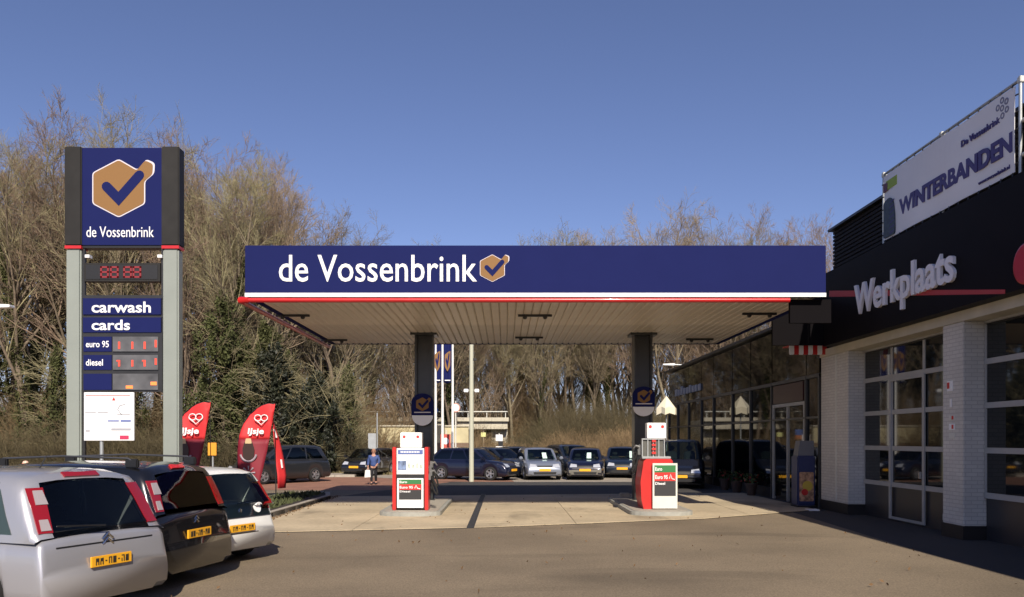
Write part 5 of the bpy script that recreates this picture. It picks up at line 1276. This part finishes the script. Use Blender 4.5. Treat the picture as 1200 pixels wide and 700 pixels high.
# front row at left: individually placed (px, depth, top y)
for (x, Y, y, k, lab) in (
    (38, 50, 118, 3, 'ivy hung bare tree at the far left, left of the price pylon'),
    (-20, 52, 140, 0, 'bare tree cut by the left edge of the picture'),
    (-2, 58, 190, 6, 'many stemmed bare tree behind the lamp head at the left edge'),
    (98, 52, 108, 4, 'tall bare tree directly behind the left post of the price pylon'),
    (160, 51, 104, 1, 'tallest bare tree rising straight behind the pylon emblem panel'),
    (226, 50, 108, 6, 'many stemmed bare tree just right of the price pylon'),
    (262, 49, 150, 3, 'ivy hung bare tree behind the left end of the canopy'),
    (306, 52, 172, 0, 'bare tree above the left corner of the blue fascia'),
    (345, 56, 205, 4, 'ivy grown bare tree over the word de on the fascia'),
    (402, 58, 228, 1, 'slim rounded bare tree above the Vossenbrink lettering'),
    (439, 62, 262, 5, 'low twin stemmed tree where the tree line dips behind the fascia'),
    (640, 78, 268, 5, 'small bare tree left of centre right above the fascia'),
    (676, 80, 262, 2, 'low rounded bare tree above the fascia right of its emblem'),
    (722, 80, 268, 6, 'low many stemmed tree in the middle of the right half of the fascia'),
    (622, 84, 275, 1, 'leftmost low tree of the far group above the fascia'), (660, 88, 272, 6, 'second low tree of the far group above the fascia'), (700, 86, 266, 4, 'third low tree of the far group above the fascia, slightly taller'), (742, 88, 278, 5, 'fourth low tree of the far group, tapering toward the open crowned tree'),
    (818, 76, 250, 1, 'slim bare tree between the pair above the right fascia'), (872, 76, 262, 5, 'low tree at the right edge of the pair above the fascia'), (985, 70, 246, 6, 'bare tree just touching the dark workshop cladding'),
    (790, 74, 226, 2, 'open crowned bare tree, taller of the pair above the right fascia'),
    (858, 72, 236, 6, 'dense bare tree right of the open crowned one above the fascia'),
    (955, 66, 240, 2, 'bare tree showing left of the dark workshop cladding')):
    H = topH(y-(9 if Y > 64 else 0), Y) - emb_z(px(x, Y), Y)
    tree(x, Y, H, k, lab)
random.seed(21)
n = 0
labL = 'bare winter tree in the thicket of the wood behind the price pylon'; labR = 'bare winter tree in the brown wood behind the parked cars'
for (xa, xb_, Y, y, c) in ((-40, 330, 56, 165, 10), (-60, 340, 64, 150, 9), (270, 560, 66, 300, 12), (470, 960, 76, 330, 17), (450, 980, 86, 300, 14), (300, 1000, 96, 330, 15), (180, 560, 74, 320, 9)):
    for i in range(c):
        x = xa+(xb_-xa)*(i+random.uniform(.1, .9))/c; YY = Y+random.uniform(-3, 3); yy = y+random.uniform(-25, 45)
        if xa < -30 and x > 250: yy += 50
        if xa < -30 and (x < 20): yy += 15
        H = topH(yy, YY)-emb_z(px(x, YY), YY)
        left = x < 430
        tree(x, YY, max(7, H), random.choice([0, 1, 2, 3, 4, 5, 6]), labL if left else labR, G4 if left else G3, wide=1.0 if H > 14 else 1.15)
# reflected/neighbouring trees outside the frame at left (seen in the glass of the shop)
for i, (X, Y) in enumerate(((-40, 40), (-38, 46), (-44, 34))):
    pass

# leafy evergreens: dark holly mass at left centre
def evergreen(x0, x1, ytop, Y, depth, n, label, seed, m=EVG, name='evergreen_bush', low=.0, size=.09):
    rng = np.random.default_rng(seed); X0, X1 = px(x0, Y), px(x1, Y); cx = (X0+X1)/2; H = topH(ytop, Y)
    t = thing(name, label, 'bush', (cx, Y, 0))
    nb = 120; ph = rng.uniform(0, 2*math.pi, nb); u = rng.uniform(-1, 1, nb); z = rng.uniform(.04, 1, nb)**.9; wmax = (X1-X0)/2
    prof_ = np.sqrt(np.clip(1-(z*1.02)**2.4, .02, 1))*rng.uniform(.6, 1.12, nb)
    C = np.stack([u*wmax*prof_*.95, np.sin(ph)*depth*.5*prof_, z*H*.93], axis=1); rad = rng.uniform(.22, .62, nb)*min(1.5, max(.5, wmax*.36))
    b = rng.integers(0, nb, n); dr_ = rng.normal(0, 1, (n, 3)); dr_ /= np.linalg.norm(dr_, axis=1, keepdims=True)
    rr_ = (rad[b]*rng.uniform(.15, 1.25, n))[:, None]; off_ = dr_*rr_; off_[:, 2] *= 1.9; off_[:, 2] -= np.abs(off_[:, 0])*.5
    c = C[b]+off_; c = c[c[:, 2] > .03]
    lm = leafmesh(rng, c, size, 'foliage', m); instance('foliage', lm, t)
    k = 170; S0 = C[rng.integers(0, nb, k)]*np.array([.9, .9, .9]); D0 = rng.normal(0, .7, (k, 3)); D0[:, 2] = rng.uniform(.1, 1.0, k)
    P, Rd = grow(rng, S0, D0, rng.uniform(1.0, 2.8, k), np.full(k, .018), 6, .14, -.06, .35); v, f = tubes(P, Rd, 3)
    s, d, l, r_ = children(rng, P, Rd, np.full(k, 2.0), 7, .2, 1, (.4, 1.0), .4, .5); P1, Rd1 = grow(rng, s, d, l, np.full(len(s), .008), 3, .15, -.03, .5); v1, f1 = tubes(P1, Rd1, 3)
    instance('twigs', np_mesh('twigs', np.concatenate([v, v1]), np.concatenate([f, f1+len(v)]), TWIGO), t)
    st = MB()
    for k in range(7):
        a = C[rng.integers(0, nb)]; st.tube([(a[0]*.2, a[1]*.2, 0), (a[0]*.55, a[1]*.5, a[2]*.5), (a[0], a[1], a[2])], [.09, .06, .02], 6)
    st.build('trunk', BARK, t)
    return t
evergreen(292, 352, 400, 45.5, 4, 34000, 'dark ivy smothered evergreen mass right behind the beach flag', 31, size=.10)
evergreen(336, 410, 440, 45, 4, 32000, 'spreading dark evergreen bush between beach flag and walking person', 32)
evergreen(225, 300, 330, 47, 4, 34000, 'tall olive green ivy thicket behind the right post of the pylon', 33, IVY)
evergreen(280, 345, 370, 48, 4, 30000, 'olive green evergreen under the left corner of the canopy', 34, IVY)
evergreen(56, 78, 400, 49, 2, 6000, 'narrow green ivy column left of the pylon', 35, IVY)
evergreen(-50, 22, 385, 53, 4, 16000, 'olive green ivy thicket at the left picture edge below the street lamp head', 38, IVY)
evergreen(108, 186, 330, 50, 3, 9000, 'green ivy growth seen through the gaps of the pylon', 36, IVY)
evergreen(395, 420, 420, 47, 2, 4500, 'slim ivy covered stump above the small black car', 37, IVY)

# thickets: one mass each
def thicket(name, label_x0, x1, Ya, Yb, n, hmin, hmax, m, seed, zf=emb_z, arch_=.25):
    rng = np.random.default_rng(seed); Y = rng.uniform(Ya, Yb, n); xpix = rng.uniform(label_x0, x1, n); X = (xpix-VX)*Y/F
    z = np.array([zf(a, b) for a, b in zip(X, Y)]); S0 = np.stack([X, Y, z-.05], axis=1)
    D0 = rng.normal(0, .35, (n, 3)); D0[:, 2] = 1; L = rng.uniform(hmin, hmax, n); patch = .72+.2*np.sin(X*.9+seed)*np.sin(X*.37+1)+.2*np.sin(X*2.3+Y)*np.sin(Y*1.9+X)
    P, Rd = grow(rng, S0, D0, L*patch, rng.uniform(.010, .022, n), 5, .16, -.02, .3)
    v, f = tubes(P, Rd, 3)
    s, d, l, r_ = children(rng, P, Rd, L*patch, 6, .2, 1, (.4, 1.1), .42, .5); P1, Rd1 = grow(rng, s, d, l, np.full(len(s), .007), 3, .2, -.04, .5); v1, f1 = tubes(P1, Rd1, 3)
    o = bpy.data.objects.new(name, np_mesh(name, np.concatenate([v, v1]), np.concatenate([f, f1+len(v)]), m)); COL.objects.link(o); o['kind'] = 'stuff'
    o['label'] = 'tangled mass of leafless undergrowth below the trees'
    return o
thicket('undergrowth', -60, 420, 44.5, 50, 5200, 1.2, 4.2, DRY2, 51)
thicket('undergrowth', -60, 470, 50, 58, 5200, 2.5, 7.5, DRY, 52)
thicket('undergrowth', 560, 1000, 56.5, 64, 7000, .8, 2.6, DRY, 53)
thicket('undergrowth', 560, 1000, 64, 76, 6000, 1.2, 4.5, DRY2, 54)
thicket('undergrowth', 380, 640, 77, 88, 5000, 4, 9, DRY, 55)
thicket('undergrowth', 400, 560, 53, 60, 2600, 1.5, 4.0, DRY, 56)
# far wood as one mass
thicket('distant_wood', -80, 1010, 98, 125, 6500, 8, 17, DRY, 57, zf=lambda a, b: 0.0)

# leaf-green ivy runners on the ground bank and roadside grass tufts
rng = np.random.default_rng(77)
def tufts(name, xa, xb, ya, yb, n, m, h=.12, zf=emb_z, px_space=False):
    X = rng.uniform(xa, xb, n); Y = rng.uniform(ya, yb, n); z = np.array([zf(a, b) for a, b in zip(X, Y)])
    c = np.stack([X, Y, z], axis=1); a = rng.normal(0, .03, (n, 3)); a[:, 2] = 0; tip = c+rng.normal(0, .05, (n, 3)); tip[:, 2] = c[:, 2]+h*rng.uniform(.5, 1.5, n)
    V = np.stack([c-a, c+a, tip], axis=1); o = bpy.data.objects.new(name, np_mesh(name, V.reshape(-1, 3), np.arange(n*3).reshape(-1, 3), m)); COL.objects.link(o); o['kind'] = 'stuff'; return o
tufts('verge_grass', -60, -5, 43.3, 46, 16000, mat('dry_grass', (.16, .13, .06), .9, noise=.3, nscale=2), .16)
tufts('verge_weeds', -7.2, -6.0, 17.6, 27.2, 1500, mat('weed_green', (.06, .07, .025), .9), .10, zf=lambda a, b: .11)
tufts('bank_grass', 0, 40, 56, 59, 9000, mat('dry_grass_bank', (.20, .15, .07), .9, noise=.3, nscale=2), .25)
# dead leaves along kerbs
c = np.stack([rng.choice([-5.45, -5.40, -5.5], 260)+rng.normal(0, .05, 260), rng.uniform(16, 27, 260), np.full(260, .045)], axis=1)
c2 = np.stack([rng.uniform(-5, 7, 160), rng.uniform(9, 27, 160), np.full(160, .042)], axis=1)
lm = leafmesh(rng, np.concatenate([c, c2]), .028, 'fallen_leaves', mat('fallen_leaf', (.14, .08, .035), .8)); o = bpy.data.objects.new('fallen_leaves', lm); COL.objects.link(o); o['kind'] = 'stuff'
